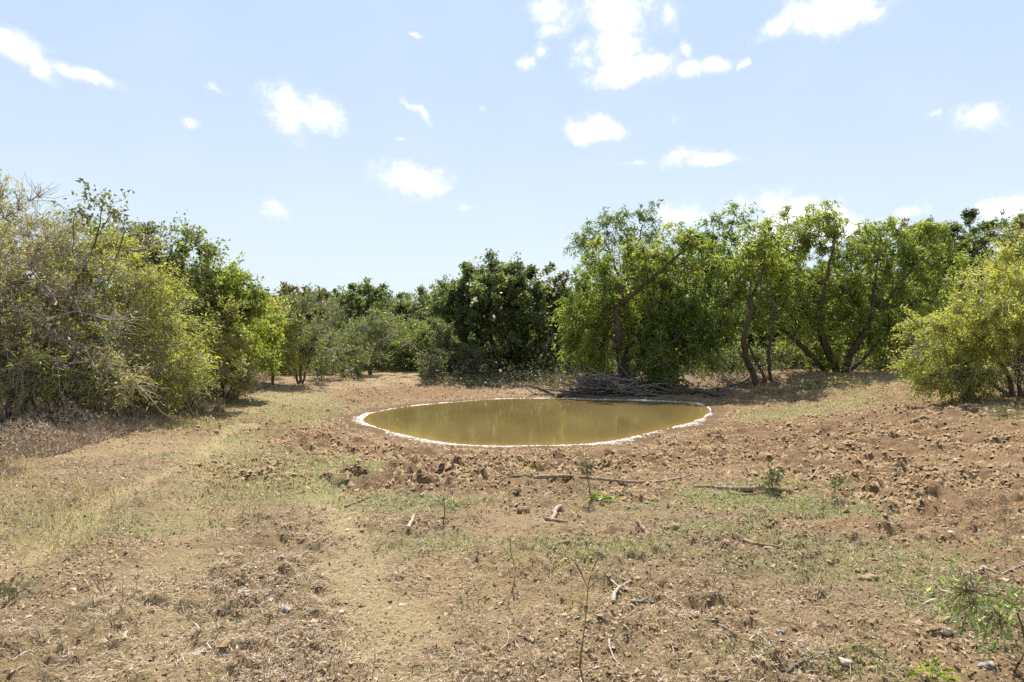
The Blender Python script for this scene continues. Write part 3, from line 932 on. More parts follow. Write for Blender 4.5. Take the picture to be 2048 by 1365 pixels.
OAKS = [
    (11, 990, 36, [(985, 595, 108, 76), (985, 620, 60, 50), (925, 640, 58, 72), (1050, 630, 65, 78), (985, 553, 78, 38), (985, 690, 110, 56), (905, 605, 34, 42), (935, 570, 46, 34), (1045, 575, 50, 36)],
     "large dome shaped dark oak standing behind the pond, broadest of the oaks", [[(1004, 752), (992, 712), (980, 660), (985, 600)], [(1012, 752), (1022, 690), (1045, 640)], [(940, 750), (935, 690), (925, 640)]]),
    (12, 1112, 38, [(1108, 592, 42, 50), (1095, 660, 55, 70), (1120, 700, 50, 40)], "russet topped oak between the dome shaped oak and the willows", None, 'oak_brown'),
    (13, 882, 44, [(875, 622, 42, 46), (868, 685, 48, 50), (890, 590, 20, 18)], "narrow dark oak against the left side of the dome shaped oak", None),
    (14, 815, 47, [(812, 622, 36, 36), (815, 682, 45, 45)], "small dark oak filling the dip in the tree line left of the dome shaped oak", None),
    (15, 735, 44, [(735, 604, 58, 34), (722, 645, 62, 45), (742, 578, 26, 18), (690, 620, 30, 30)], "dark oak with a knobbly raised top left of the dip in the tree line", None),
    (16, 615, 46, [(622, 604, 52, 34), (592, 588, 38, 16), (575, 602, 34, 16), (600, 640, 50, 40)], "olive green oak with a flat top showing above the grey shrub", None, 'oak_brown'),
    (21, 665, 47, [(668, 612, 48, 30), (660, 650, 55, 40)], "dark oak joining the flat topped olive oak to the knobbly topped oak", None),
    (22, 568, 52, [(565, 628, 40, 30), (555, 660, 50, 40)], "low far oak between the left thicket and the flat topped olive oak", None),
    (17, 522, 50, [(520, 612, 34, 28), (500, 590, 20, 14)], "small far oak just showing above the end of the left thicket", None),
    (18, 1935, 42, [(1932, 480, 72, 60), (1900, 550, 70, 60), (1960, 560, 60, 60)], "dark oak rising behind the yellow green bush at the right", None),
    (19, 2052, 40, [(2052, 478, 52, 55), (2060, 560, 70, 70)], "dark oak cut by the right edge of the picture", None),
    (20, 1842, 44, [(1835, 472, 55, 38), (1850, 540, 60, 60)], "oak top showing behind the rightmost willow", None, 'oak_brown'),
]
for (i_, px_, d_, top_, w_, lab_) in ((0, 490, 54, 598, 40, "farthest oak above the yellow green end of the thicket"), (1, 545, 56, 592, 40, "farthest oak just right of the thicket's end"), (2, 640, 55, 580, 44, "farthest oak behind the flat topped olive oak"),
                                     (3, 700, 54, 588, 40, "farthest oak left of the knobbly topped oak"), (4, 775, 55, 588, 38, "farthest oak right of the knobbly topped oak"), (5, 840, 53, 588, 36, "farthest oak beside the narrow dark oak"),
                                     (6, 1140, 50, 575, 40, "farthest oak between the russet topped oak and the airy willow")):
    OAKS.append((25 + i_, px_, d_, [(px_, top_ + 26, w_, 26), (px_ + 6, top_ + 62, w_ * 1.1, 36), (px_ - 14, top_ + 14, w_ * .5, 12)], lab_, None))
for (sd_, px, d, bl, lab, st, *rest) in OAKS:
    oak(sd_, px, d, bl, lab, st, *rest)
# darker oaks standing in the shade behind the willows
for i, (px, d, bl, lab) in enumerate([
    (1175, 41, [(1170, 650, 60, 80), (1180, 600, 40, 40), (1170, 712, 70, 34)], "shaded oak behind the left edge of the big willow"),
    (1350, 42, [(1345, 640, 85, 80), (1345, 712, 95, 34)], "shaded oak behind the middle of the big willow"),
    (1480, 43, [(1480, 645, 75, 80), (1480, 712, 85, 34)], "shaded oak in the gap between the big willow and the crooked willow"),
    (1630, 42, [(1635, 640, 85, 80), (1635, 712, 95, 34)], "shaded oak behind the leaning willow"),
    (1785, 43, [(1790, 620, 85, 90), (1790, 710, 95, 36)], "shaded oak behind the wide willow at the right"),
    (1900, 40, [(1900, 650, 80, 80), (1900, 712, 90, 34)], "shaded oak behind the yellow green bush"),
    (1410, 40, [(1410, 560, 60, 60), (1400, 640, 60, 50)], "tall shaded oak showing between the big willow and the slanting limb"),
    (1555, 40, [(1555, 555, 62, 62), (1550, 640, 60, 50)], "tall shaded oak behind the tops of the crooked willow"),
    (1700, 41, [(1700, 545, 62, 62), (1700, 640, 60, 50)], "tall shaded oak between the leaning willow and the wide willow"),
    (1290, 41, [(1290, 570, 60, 55), (1290, 650, 60, 50)], "tall shaded oak behind the crown of the big willow")]):
    oak(40 + i, px, d, bl, lab, None, 'oak_leaf', .14, dens=1.5)

# willows
WB = 'willows along the far bank'


def willow(seed, px, d, blobs, stems, label, leafm='willow_leaf', r0=.15, **kw):
    kw.setdefault('dens', 1.5)
    stems = [[(p[0], p[1], 0 if p[1] >= 745 else -.22 * min(max((745 - p[1]) / 25., 0), 3)) for k, p in enumerate(st)] for st in stems]
    return grow('willow_tree', label, 'tree', seed, base_at(px, d), d, blobs, stems, 'willow', M[leafm], M['bark_red'], M['twig_dark'], r0, WB, **kw)


willow(60, 1256, 34, [(1185, 490, 42, 44), (1238, 452, 46, 40), (1288, 440, 34, 32), (1225, 520, 50, 34), (1275, 500, 40, 40)],
       [[(1256, 755), (1252, 650), (1245, 580), (1225, 520)], [(1248, 600), (1268, 520), (1285, 450)]], "tall airy grey green willow rising above the left end of the willow row", 'willow_blue', .13, leafy=.8)
willow(61, 1252, 29.3, [(1255, 545, 85, 62), (1325, 512, 80, 56), (1215, 605, 62, 66), (1168, 660, 36, 72), (1290, 610, 100, 66), (1385, 500, 50, 44), (1350, 575, 90, 60), (1150, 620, 25, 50), (1190, 690, 45, 40), (1290, 670, 60, 40)],
       [[(1252, 772), (1243, 720), (1236, 660), (1238, 600), (1262, 540)], [(1240, 610), (1300, 560), (1370, 500)], [(1243, 720), (1285, 650), (1350, 590)]],
       "big leafy willow with a thick dark trunk above the heap of dead branches", 'willow_leaf', .25)
willow(62, 1326, 28.4, [(1325, 700, 52, 62), (1322, 752, 36, 24), (1385, 655, 55, 55), (1350, 640, 60, 40)],
       [[(1326, 778), (1322, 720), (1330, 640)], [(1326, 700), (1370, 660)]], "low drooping green willow bush overhanging the far water's edge", 'willow_green', .08, leafy=1.1)
willow(63, 1345, 31, [(1470, 430, 30, 28), (1440, 470, 38, 36), (1425, 545, 55, 45), (1490, 520, 45, 45), (1480, 600, 40, 30)],
       [[(1345, 745), (1372, 690), (1395, 655), (1445, 615), (1486, 580)], [(1405, 640), (1428, 540), (1452, 480), (1478, 415)]],
       "willow with a long slanting dark limb and one tall leaning leader", 'willow_green', .14, leafy=.9)
willow(64, 1512, 28, [(1488, 622, 58, 38), (1528, 560, 62, 52), (1488, 535, 55, 46), (1555, 612, 40, 36), (1520, 480, 40, 40)],
       [[(1512, 772), (1508, 752), (1492, 712), (1488, 672), (1500, 630), (1500, 560)], [(1532, 757), (1512, 722), (1494, 690)], [(1540, 752), (1538, 700), (1547, 640), (1540, 560)], [(1500, 600), (1530, 530), (1525, 480)]],
       "crooked willow with three bare curved stems", 'willow_leaf', .13)
willow(65, 1660, 30, [(1605, 462, 58, 44), (1655, 455, 45, 42), (1600, 530, 66, 54), (1640, 605, 76, 62), (1560, 470, 34, 34), (1625, 680, 40, 30), (1590, 620, 50, 50)],
       [[(1655, 755), (1622, 712), (1582, 672), (1545, 640), (1555, 580), (1590, 500)], [(1676, 755), (1655, 705), (1640, 640), (1655, 550), (1672, 460)]],
       "tall willow whose heavy stem leans left from a splayed base", 'willow_leaf', .17)
willow(66, 1690, 29.6, [(1758, 480, 58, 42), (1820, 492, 66, 44), (1770, 560, 88, 56), (1720, 645, 82, 62), (1828, 600, 66, 66), (1870, 540, 44, 54), (1700, 560, 40, 60), (1770, 660, 60, 50)],
       [[(1688, 755), (1702, 705), (1738, 650), (1750, 570), (1756, 490)], [(1742, 640), (1790, 580), (1840, 520)], [(1696, 750), (1730, 715), (1760, 680)], [(1745, 620), (1800, 612), (1840, 600)]],
       "wide willow at the right end of the row forking into two dark limbs", 'willow_leaf', .18)
willow(67, 1830, 31, [(1800, 670, 62, 50), (1855, 650, 55, 60)], [[(1830, 752), (1822, 700), (1815, 650)]], "dark green willow bush between the wide willow and the yellow green bush", 'willow_green', .08)
print("far trees", round(time.time() - T0, 1))

# shrubs of the left thicket
TH = 'shrubs of the thicket at the left'


def shrub(seed, px, d, blobs, stems, label, kind='mesquite', leafm='mesquite_leaf', twigm='twig', r0=.06, name='mesquite_shrub', group=TH, cat='shrub', **kw):
    return grow(name, label, cat, seed, base_at(px, d), d, blobs, stems, kind, M[leafm], M['bark'] if kind != 'scrub' else M['twig_dark'], M[twigm], r0, group, **kw)


shrub(80, 10, 13.5, [(-30, 470, 125, 90), (40, 560, 140, 110), (10, 690, 170, 85), (-80, 600, 120, 150)],
      [[(15, 858), (20, 790), (0, 690), (-20, 580)], [(30, 855), (60, 780), (90, 690), (110, 610)], [(5, 858), (-40, 780), (-90, 690)]],
      "bare grey twiggy shrub reaching the left edge of the picture", leafm='mesquite_olive', leafy=.38, twiggy=13, updir=.5, tintb=-.08)
shrub(81, 95, 15, [(130, 560, 120, 100), (130, 660, 150, 95), (80, 745, 160, 55), (60, 500, 80, 60), (200, 720, 110, 60)],
      [[(88, 838), (86, 780), (100, 690), (120, 600)], [(92, 838), (130, 760), (170, 680)], [(88, 800), (40, 740), (0, 690)]],
      "grey brown shrub with drooping dry twigs beside the forked saplings", leafm='mesquite_olive', leafy=.62, twiggy=12, tintb=.03)
shrub(82, 205, 16, [(262, 560, 95, 85), (285, 660, 110, 90), (250, 735, 120, 55), (190, 520, 70, 50), (340, 720, 80, 50)],
      [[(196, 832), (215, 770), (240, 690), (260, 600)], [(212, 830), (240, 780), (290, 700)], [(200, 810), (170, 740), (180, 650)]],
      "yellow green shrub with many orange leaves in the middle of the thicket", leafm='mesquite_leaf', leafy=1.3, tintb=.04)
shrub(83, 300, 19, [(320, 520, 75, 60), (300, 490, 50, 36), (360, 560, 70, 60), (240, 490, 50, 40)],
      [[(300, 800), (310, 700), (320, 600), (330, 520)], [(300, 780), (280, 650), (270, 540)]],
      "dark green shrub with bare shoots standing up against the sky", kind='elm', leafm='scrub_leaf', leafy=.9, name='tall_shrub')
shrub(84, 400, 20, [(398, 545, 72, 50), (432, 605, 76, 60), (400, 512, 46, 24), (360, 600, 70, 64), (300, 570, 50, 60), (455, 665, 66, 55), (478, 600, 40, 40)],
      [[(400, 795), (405, 700), (400, 600), (395, 540)], [(405, 760), (430, 680), (440, 610)]],
      "bright green leafy elm at the crest of the thicket", kind='elm', leafm='elm_leaf', leafy=1.25, name='elm_tree', cat='tree', r0=.09)
shrub(85, 372, 19, [(365, 640, 95, 70), (400, 705, 95, 55), (330, 700, 80, 60)],
      [[(372, 800), (375, 740), (380, 660)], [(378, 800), (410, 750), (420, 700)], [(368, 800), (330, 740), (310, 680)]],
      "yellow green mesquite in front of the bright green elm", leafm='mesquite_leaf', leafy=1.5)
shrub(86, 470, 23, [(468, 590, 46, 44), (490, 655, 56, 66), (456, 550, 24, 26), (500, 715, 50, 30)],
      [[(470, 782), (475, 700), (470, 600)], [(474, 770), (495, 700), (500, 650)]],
      "mid green shrub with upright tips where the thicket slopes down", kind='elm', leafm='elm_leaf', name='elm_shrub', leafy=1.0)
shrub(87, 545, 27, [(540, 640, 48, 46), (550, 700, 52, 46), (512, 685, 46, 56), (510, 635, 34, 36), (575, 690, 34, 50)], [[(545, 765), (545, 700), (545, 650)]],
      "yellow green shrub at the far end of the thicket", kind='elm', leafm='mesquite_leaf', name='scrub_shrub')
shrub(88, 445, 21.5, [(440, 720, 60, 45), (470, 740, 60, 30)], [[(445, 785), (445, 740), (440, 710)], [(450, 785), (475, 745)]],
      "low olive shrub at the foot of the elm beside the track", leafm='mesquite_olive', leafy=.9)
shrub(180, 150, 13.8, [(150, 735, 110, 60), (60, 760, 90, 45), (230, 760, 60, 40)], [[(140, 850), (150, 790), (150, 740)], [(138, 850), (90, 800), (60, 760)], [(142, 850), (200, 800), (230, 770)]],
      "low tangle of grey twigs at the front of the thicket", leafm='mesquite_olive', leafy=.5, twiggy=14)
shrub(181, 290, 17.5, [(290, 745, 90, 45), (350, 760, 60, 30), (300, 690, 70, 50)], [[(285, 815), (288, 770), (290, 720)], [(288, 815), (335, 780), (350, 765)]],
      "low yellowing mesquite bush with drooping tips at the thicket's front edge", leafm='mesquite_leaf', leafy=1.0, tintb=.08)
shrub(182, 200, 18, [(200, 600, 90, 90), (180, 690, 100, 80), (230, 510, 60, 45)], [[(200, 810), (200, 700), (205, 600)], [(205, 800), (235, 650), (230, 520)]],
      "olive shrub filling the thicket behind the dark sapling", leafm='mesquite_olive', leafy=.9)
shrub(183, 40, 18.5, [(40, 540, 100, 100), (50, 650, 130, 100), (-60, 560, 100, 120)], [[(40, 800), (40, 700), (45, 560)]],
      "olive shrub filling the thicket behind the bare grey shrub", leafm='mesquite_olive', leafy=.8)
shrub(184, 430, 22, [(435, 690, 60, 60), (410, 740, 70, 30), (480, 750, 50, 20)], [[(430, 785), (432, 740), (435, 690)]],
      "yellow leaved bush below the bright green elm", leafm='mesquite_leaf', kind='elm', leafy=.9, tintb=.12)
# saplings standing proud of the thicket
shrub(89, 140, 14.3, [(206, 412, 8, 20), (150, 432, 22, 16), (223, 427, 6, 6), (192, 440, 12, 22), (250, 440, 20, 18)],
      [[(118, 850), (128, 740), (140, 640), (158, 560), (190, 490), (206, 405)], [(160, 555), (148, 500), (150, 430)], [(150, 590), (215, 560), (238, 500), (250, 440)], [(196, 470), (223, 428)]],
      "thin dark sapling whose bare leader tops the left thicket", kind='elm', leafm='scrub_leaf', twigm='twig_dark', name='sapling', cat='sapling', r0=.04, dens=.5, leafy=.16, whips=3)
# grey scrub between the thicket and the oaks
GB = 'scrub bushes in front of the oaks'
shrub(90, 600, 28, [(598, 655, 50, 46), (608, 702, 56, 40), (628, 620, 28, 26), (580, 610, 24, 26)],
      [[(600, 757), (600, 700), (602, 640)], [(598, 757), (585, 715), (572, 670)], [(603, 757), (625, 700), (640, 660)]],
      "grey twiggy bush standing alone with a dark stem at the end of the thicket", kind='scrub', leafm='scrub_leaf', name='scrub_bush', group=GB, leafy=.6, twiggy=12)
shrub(91, 742, 33, [(768, 680, 58, 36), (718, 690, 44, 36), (735, 660, 30, 24)],
      [[(742, 745), (745, 710), (770, 680)], [(740, 745), (725, 705)]],
      "vase shaped grey green bush with dark forked stems on the bank", kind='scrub', leafm='scrub_leaf', name='scrub_bush', group=GB, leafy=.8)
shrub(92, 690, 30.5, [(688, 722, 48, 28), (665, 705, 34, 28)], [[(690, 752), (690, 720)]], "low silvery bush left of the vase shaped bush", kind='scrub', leafm='scrub_leaf', name='scrub_bush', group=GB)
shrub(93, 862, 32, [(862, 715, 34, 36), (878, 672, 28, 28)], [[(862, 755), (862, 710), (875, 670)]], "small yellow green bush under the left side of the dome shaped oak", kind='scrub', leafm='scrub_leaf', name='scrub_bush', group=GB)
shrub(94, 805, 37, [(800, 680, 46, 36), (830, 700, 40, 30)], [[(805, 740), (802, 700)]], "pale olive bush above the bare earth mound", kind='scrub', leafm='scrub_leaf', name='scrub_bush', group=GB)
shrub(95, 665, 36, [(662, 660, 38, 40), (690, 670, 34, 30)], [[(665, 745), (664, 690)]], "grey green bush behind the low silvery bush", kind='scrub', leafm='scrub_leaf', name='scrub_bush', group=GB)
shrub(96, 920, 33, [(920, 725, 40, 24)], [[(920, 750), (920, 725)]], "dark low bush in the shade of the dome shaped oak", kind='scrub', leafm='scrub_leaf', name='scrub_bush', group=GB, leafy=.7)
UB = 'shaded bushes under the willows and oaks'
for i, (px, d, w, top, lab) in enumerate([
    (870, 36, 50, 670, "shaded bush at the left foot of the dome shaped oak"), (950, 38.5, 60, 680, "shaded bush behind the trunks of the dome shaped oak"), (1040, 38, 55, 680, "shaded bush behind the right side of the dome shaped oak"),
    (1110, 35, 50, 690, "shaded bush beneath the russet topped oak"), (1185, 33, 50, 690, "shaded bush left of the thick willow trunk"), (1290, 33, 55, 680, "shaded bush right of the thick willow trunk"),
    (1400, 34, 60, 690, "dark shaded bush between the drooping bush and the crooked willow"), (1465, 33, 45, 700, "dark shaded bush left of the crooked stems"), (1560, 33, 50, 690, "shaded bush right of the crooked stems"),
    (1620, 33.5, 50, 690, "black green bush under the heavy leaning stem"), (1720, 33, 50, 690, "shaded bush behind the splayed willow base"), (1790, 34, 55, 690, "shaded bush behind the white forked dead branch"), (1880, 33, 55, 690, "shaded bush at the left of the spreading yellow green bush")]):
    shrub(120 + i, px, d, [(px, (top + 745) / 2, w, (745 - top) / 2 + 8), (px + 18, (top + 748) / 2 + 16, w * .8, 24)], [[(px, 748), (px, 715)], [(px, 748), (px + 18, 720)]], lab,
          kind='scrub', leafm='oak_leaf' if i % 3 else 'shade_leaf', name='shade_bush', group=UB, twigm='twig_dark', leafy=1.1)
for i, (px, d, w, top, low, lm, lab) in enumerate([
    (570, 33, 40, 640, 760, 'mesquite_leaf', "yellow green bush left of the lone grey twiggy bush"), (640, 33, 40, 665, 755, 'scrub_leaf', "grey green bush touching the right side of the lone grey twiggy bush"),
    (700, 38, 50, 650, 745, 'oak_leaf', "green bush behind the vase shaped bush at its left"), (770, 38, 50, 640, 742, 'oak_leaf', "dark bush behind the vase shaped bush at its right"),
    (845, 36, 40, 650, 745, 'elm_leaf', "green bush between the earth mound and the dome shaped oak"), (900, 35, 36, 670, 750, 'scrub_leaf', "dusty bush at the left foot of the dome shaped oak"),
    (660, 42, 60, 630, 740, 'oak_leaf', "dark bush under the flat topped olive oak"), (790, 43, 60, 625, 740, 'oak_leaf', "dark bush in the dip of the tree line"),
    (560, 42, 60, 620, 745, 'oak_leaf', "dark bush behind the far end of the thicket")]):
    shrub(200 + i, px, d, [(px, (top + low) / 2 - 12, w, (low - top) / 2 - 6), (px + 14, low - 26, w * .9, 22), (px - 16, low - 34, w * .7, 26)], [[(px, low), (px + 2, low - 35)], [(px, low), (px + 14, low - 30)], [(px, low), (px - 14, low - 34)]], lab,
          kind='scrub', leafm=lm, name='scrub_bush', group=GB, leafy=1.0)
# the bush at the right
shrub(100, 2010, 17.5, [(1965, 670, 115, 84), (1892, 715, 74, 52), (2035, 615, 90, 90), (1985, 745, 125, 30), (1900, 760, 60, 18), (2090, 690, 110, 100)],
      [[(2030, 794), (2010, 740), (1970, 690), (1930, 650)], [(2036, 794), (2040, 730), (2040, 640)], [(2028, 794), (1975, 762), (1905, 740)], [(2040, 794), (2080, 740), (2110, 680)]],
      "spreading yellow green bush with bare grey inner twigs at the right edge", leafm='mesquite_leaf', group='bushes at the right edge', leafy=1.7, twiggy=10, outward=.7, dens=1.25)
shrub(101, 2130, 20, [(2105, 560, 110, 90), (2085, 640, 110, 110), (2180, 620, 120, 120)],
      [[(2130, 790), (2125, 700), (2110, 600)], [(2135, 790), (2170, 700), (2180, 620)]],
      "taller yellow green bush rising behind the spreading bush at the right edge", leafm='mesquite_leaf', group='bushes at the right edge', leafy=1.6, dens=1.2)
print("shrubs", round(time.time() - T0, 1))


# ------------------------------------------------------------------ far woodland and undergrowth (stuff)
def leaf_mass(name, label, P, L, Wd, seed, mat, cat='undergrowth', tb=0., upb=0.3):
    rng = np.random.default_rng(seed)
    n = len(P)
    D = unit(rng.normal(size=(n, 3)) + np.array([0, 0, upb]))
    tint = np.clip(.45 + tb + rng.normal(size=n) * .2, 0, 1)
    Ll = rng.uniform(.6, 1.3, n) * L
    V, Ft, tt = leaf_mesh(P, D, Ll, Ll * Wd * 1.3, rng, .2, tint, tri=True)
    return tag(link(name, mesh_of(name, V, [Ft], mat, dict(tint=tt))), label, cat, None, 'stuff')


def far_wood():
    rng = np.random.default_rng(300)
    n = 60000
    a = rng.uniform(-math.pi, math.pi, n)
    r = rng.uniform(56, 74, n) - 6 * (np.abs(a) > .8)
    top = 3.6 + 3.2 * (fbm(a * 12, r * 0, 1.0, 3, 9) + .3) + 1.2 * vnoise(a * 60, r * .2, 4)
    x, y = r * np.sin(a), r * np.cos(a)
    z = rng.random(n) ** .95 * top
    leaf_mass('distant_woods', "dark mass of far woodland behind the tree line", np.column_stack([x, y, z + h_base(x, y)]), .62, .8, 301, M['oak_leaf'], 'woods')


far_wood()


def undergrowth():
    rng = np.random.default_rng(310)
    n = 60000
    px = rng.uniform(840, 1960, n)
    d = rng.uniform(29.5, 46, n)
    x = (px - CX) / F * d
    dn = fbm(x, d, 1.6, 3, 311)
    keep = (dn > -.12) & (pond_sd(x, d) > 1.6)
    x, d, dn = x[keep], d[keep], dn[keep]
    z = rng.random(len(x)) ** 1.6 * np.clip(.35 + 1.8 * dn, .1, 1.3)
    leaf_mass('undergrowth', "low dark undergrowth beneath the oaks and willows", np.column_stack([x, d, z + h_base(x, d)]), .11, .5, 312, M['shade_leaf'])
    # low brush closing the clearing between the thicket and the dome shaped oak
    n = 30000
    px = rng.uniform(520, 900, n)
    d = rng.uniform(34.5, 50, n)
    x = (px - CX) / F * d
    dn = fbm(x, d, 2.0, 3, 316)
    keep = dn > -.2
    x, d, dn = x[keep], d[keep], dn[keep]
    z = rng.random(len(x)) ** 1.2 * np.clip(.9 + 1.8 * dn, .3, 2.0)
    leaf_mass('low_brush', "low dark brush under the far oaks left of the dome shaped oak", np.column_stack([x, d, z + h_base(x, d)]), .15, .5, 317, M['oak_leaf'])
    # dry brown weeds at the foot of the left thicket
    n = 90000
    y = rng.uniform(8.5, 29, n)
    e = np.interp(y, [8, 12, 17, 23, 30], [-6.6, -7.6, -8.6, -9.6, -10.2])
    x = e - rng.gamma(1.4, 1.1, n) + .5
    dn = fbm(x, y, 1.1, 3, 314)
    keep = dn > -.22
    x, y, dn = x[keep], y[keep], dn[keep]
    z = rng.random(len(x)) ** 1.5 * np.clip(.3 + .8 * dn, .06, .7) * np.clip((e[keep] - x + .6) / 1.5, .15, 1)
    leaf_mass('dry_undergrowth', "dry brown weeds and twigs under the left thicket", np.column_stack([x, y, z + h_base(x, y)]), .085, .2, 315, M['straw'], tb=.02, upb=.8)


undergrowth()


# ------------------------------------------------------------------ ground cover (stuff)
def polar_points(rng, n, r0, r1, a0=-44, a1=44, p=1.0):
    u = rng.random(n)
    r = r0 * (r1 / r0) ** (u ** p)
    a = np.radians(rng.uniform(a0, a1, n))
    return r * np.sin(a), r * np.cos(a)


def strips(x, y, z, L, wd, ang, pitch, rng, tint, curl=.0):
    """thin bent two-quad strips"""
    n = len(x)
    D = np.column_stack([np.cos(ang) * np.cos(pitch), np.sin(ang) * np.cos(pitch), np.sin(pitch)])
    side = unit(np.cross(D, np.array([[0, 0, 1.]]) + .35 * rng.normal(size=(n, 3))))
    bend = np.column_stack([-np.sin(ang), np.cos(ang), np.zeros(n)]) * (rng.normal(size=n) * curl * L)[:, None]
    P0 = np.column_stack([x, y, z])
    P1 = P0 + D * (L * .5)[:, None] + bend + np.array([0, 0, 1.]) * (L * .06)[:, None]
    P2 = P0 + D * L[:, None]
    h = (wd * .5)[:, None]
    V = np.stack([P0 - side * h, P0 + side * h, P1 - side * h, P1 + side * h, P2], 1).reshape(-1, 3)
    b = (np.arange(n) * 5)[:, None]
    q = b + np.array([[0, 1, 3, 2]])
    t = b + np.array([[2, 3, 4]])
    return V, q, t, np.repeat(tint, 5)


def ground_cover():
    rng = np.random.default_rng(400)
    # straw
    n = 230000
    x, y = polar_points(rng, n, 2.7, 33, p=1.05)
    sd = pond_sd(x, y)
    mud, right, green, tr, sand = masks(x, y, sd)
    left = sstep(.6, -1.2, x + .12 * y - .3)
    dens = (.30 + .70 * left) * (1 - .9 * mud) * (1 - .85 * tr) * (1 - .45 * sand) * (1 - .45 * right)
    dens = dens * np.clip(.55 + 1.6 * fbm(x, y, .5, 3, 402) + .6 * fbm(x, y, 2.2, 2, 405), .06, 1.3) + .03
    k = (rng.random(n) < dens) & (sd > .6)
    x, y = x[k], y[k]
    z = h_full(x, y)
    m = len(x)
    d = np.hypot(x, y)
    L = rng.gamma(2.2, .011, m) + .012 + .0012 * d
    wd = rng.uniform(.0018, .0036, m) * (1 + .085 * d)
    pitch = rng.normal(size=m) * .16 + .10
    tint = np.clip(rng.normal(.5, .24, m) + .25 * fbm(x, y, .8, 2, 403), 0, 1)
    V, q, t, tt = strips(x, y, z + rng.uniform(.001, .014, m), L, wd, rng.uniform(0, 2 * math.pi, m), pitch, rng, tint, .12)
    tag(link('straw_litter', mesh_of('straw_litter', V, [q, t], M['straw'], dict(tint=tt))), "scattered grey and tan straw on the dry ground", "straw", None, 'stuff')
    # dead leaf crumbs
    n = 250000
    x, y = polar_points(rng, n, 2.7, 33, p=1.0)
    sd = pond_sd(x, y)
    mud, right, green, tr, sand = masks(x, y, sd)
    dens = (1 - .8 * mud) * (1 - .8 * tr) * (1 - .5 * sand) * np.clip(.45 + 1.7 * fbm(x, y, .45, 3, 412), .04, 1.2)
    k = (rng.random(n) < dens) & (sd > .6)
    x, y = x[k], y[k]
    m = len(x)
    P = np.column_stack([x, y, h_full(x, y) + rng.uniform(.002, .014, m)])
    D = unit(np.column_stack([rng.normal(size=(m, 2)), rng.normal(size=m) * .35]))
    Ll = (.005 + rng.gamma(1.6, .0042, m)) * (1 + .10 * np.hypot(x, y))
    V, Ft, tt = leaf_mesh(P, D, Ll, Ll * .7, rng, .3, np.clip(rng.normal(.5, .25, m), 0, 1), flat=.45, tri=True)
    tag(link('leaf_litter', mesh_of('leaf_litter', V, [Ft], M['litter'], dict(tint=tt))), "crumbs of dead brown leaves on the dry ground", "leaf litter", None, 'stuff')
    # short green growth
    n = 190000
    x, y = polar_points(rng, n, 2.8, 31, p=.9)
    sd = pond_sd(x, y)
    green = masks(x, y, sd)[2]
    k = (rng.random(n) < green * .95 + .006) & (sd > .8)
    x, y = x[k], y[k]
    m = len(x)
    d = np.hypot(x, y)
    L = rng.uniform(.018, .045, m) * (1 + .05 * d)
    V, q, t, tt = strips(x, y, h_full(x, y) - .003, L, rng.uniform(.003, .006, m) * (1 + .09 * d), rng.uniform(0, 2 * math.pi, m), rng.uniform(.25, 1.3, m), rng,
                         np.clip(rng.normal(.42, .2, m) + .3 * fbm(x, y, .6, 2, 421), 0, 1), .1)
    tag(link('short_grass', mesh_of('short_grass', V, [q, t], M['grass'], dict(tint=tt))), "patches of short green grass on the trampled ground", "grass", None, 'stuff')
    # taller wispy yellow grass by the track and thicket edge
    xs, ys = [], []
    for (px, py, sx, sy, c) in ((130, 1030, 80, 34, 480), (215, 985, 44, 18, 200), (60, 1000, 60, 40, 200), (370, 820, 34, 14, 700), (330, 835, 50, 16, 600), (440, 800, 30, 10, 300), (100, 1070, 70, 24, 300), (450, 1000, 70, 40, 400),
                                (1700, 775, 60, 8, 700), (1560, 790, 50, 7, 300), (1990, 850, 40, 8, 300), (20, 930, 40, 25, 500)):
        a, b = rng.normal(px, sx, c), rng.normal(py, sy, c)
        dd = CAM_H * F / np.maximum(b - CY, 40)
        xs.append((a - CX) / F * dd); ys.append(dd)
    x, y = np.concatenate(xs), np.concatenate(ys)
    m = len(x)
    d = np.hypot(x, y)
    L = rng.uniform(.04, .12, m) * (1 + .04 * d)
    V, q, t, tt = strips(x, y, h_full(x, y) - .005, L, rng.uniform(.003, .006, m) * (1 + .05 * d), rng.uniform(0, 2 * math.pi, m), rng.uniform(.7, 1.5, m), rng, rng.random(m), .15)
    tag(link('wispy_grass', mesh_of('wispy_grass', V, [q, t], M['yellowgrass'], dict(tint=tt))), "wispy yellow green grass beside the track and thicket", "grass", None, 'stuff')
    # tufts of dry bunch grass
    n = 2600
    tx, ty = polar_points(rng, n, 2.9, 24, p=.95)
    sd = pond_sd(tx, ty)
    mud, right, green, tr, sand = masks(tx, ty, sd)
    k = (rng.random(n) < (.75 - .6 * mud - .35 * right) * np.clip(.4 + 2 * fbm(tx, ty, 1.4, 2, 441), .03, 1)) & (tr < .35) & (sd > 1)
    tx, ty = tx[k], ty[k]
    nb = 15
    m = len(tx) * nb
    td = np.repeat(np.hypot(tx, ty), nb)
    size = np.repeat(rng.gamma(3, .35, len(tx)), nb)
    ang = rng.uniform(0, 2 * math.pi, m)
    x = np.repeat(tx, nb) + np.cos(ang) * .012 * size
    y = np.repeat(ty, nb) + np.sin(ang) * .012 * size
    tint = np.clip(np.repeat(rng.normal(.64, .20, len(tx)), nb) + rng.normal(size=m) * .12, 0, 1)
    V, q, t, tt = strips(x, y, np.repeat(h_full(tx, ty), nb) - .006, rng.uniform(.03, .085, m) * (.5 + .5 * size) * (1 + .02 * td), rng.uniform(.0016, .003, m) * (1 + .08 * td), ang + rng.normal(size=m) * .5, rng.uniform(.35, 1.35, m), rng, tint, .12)
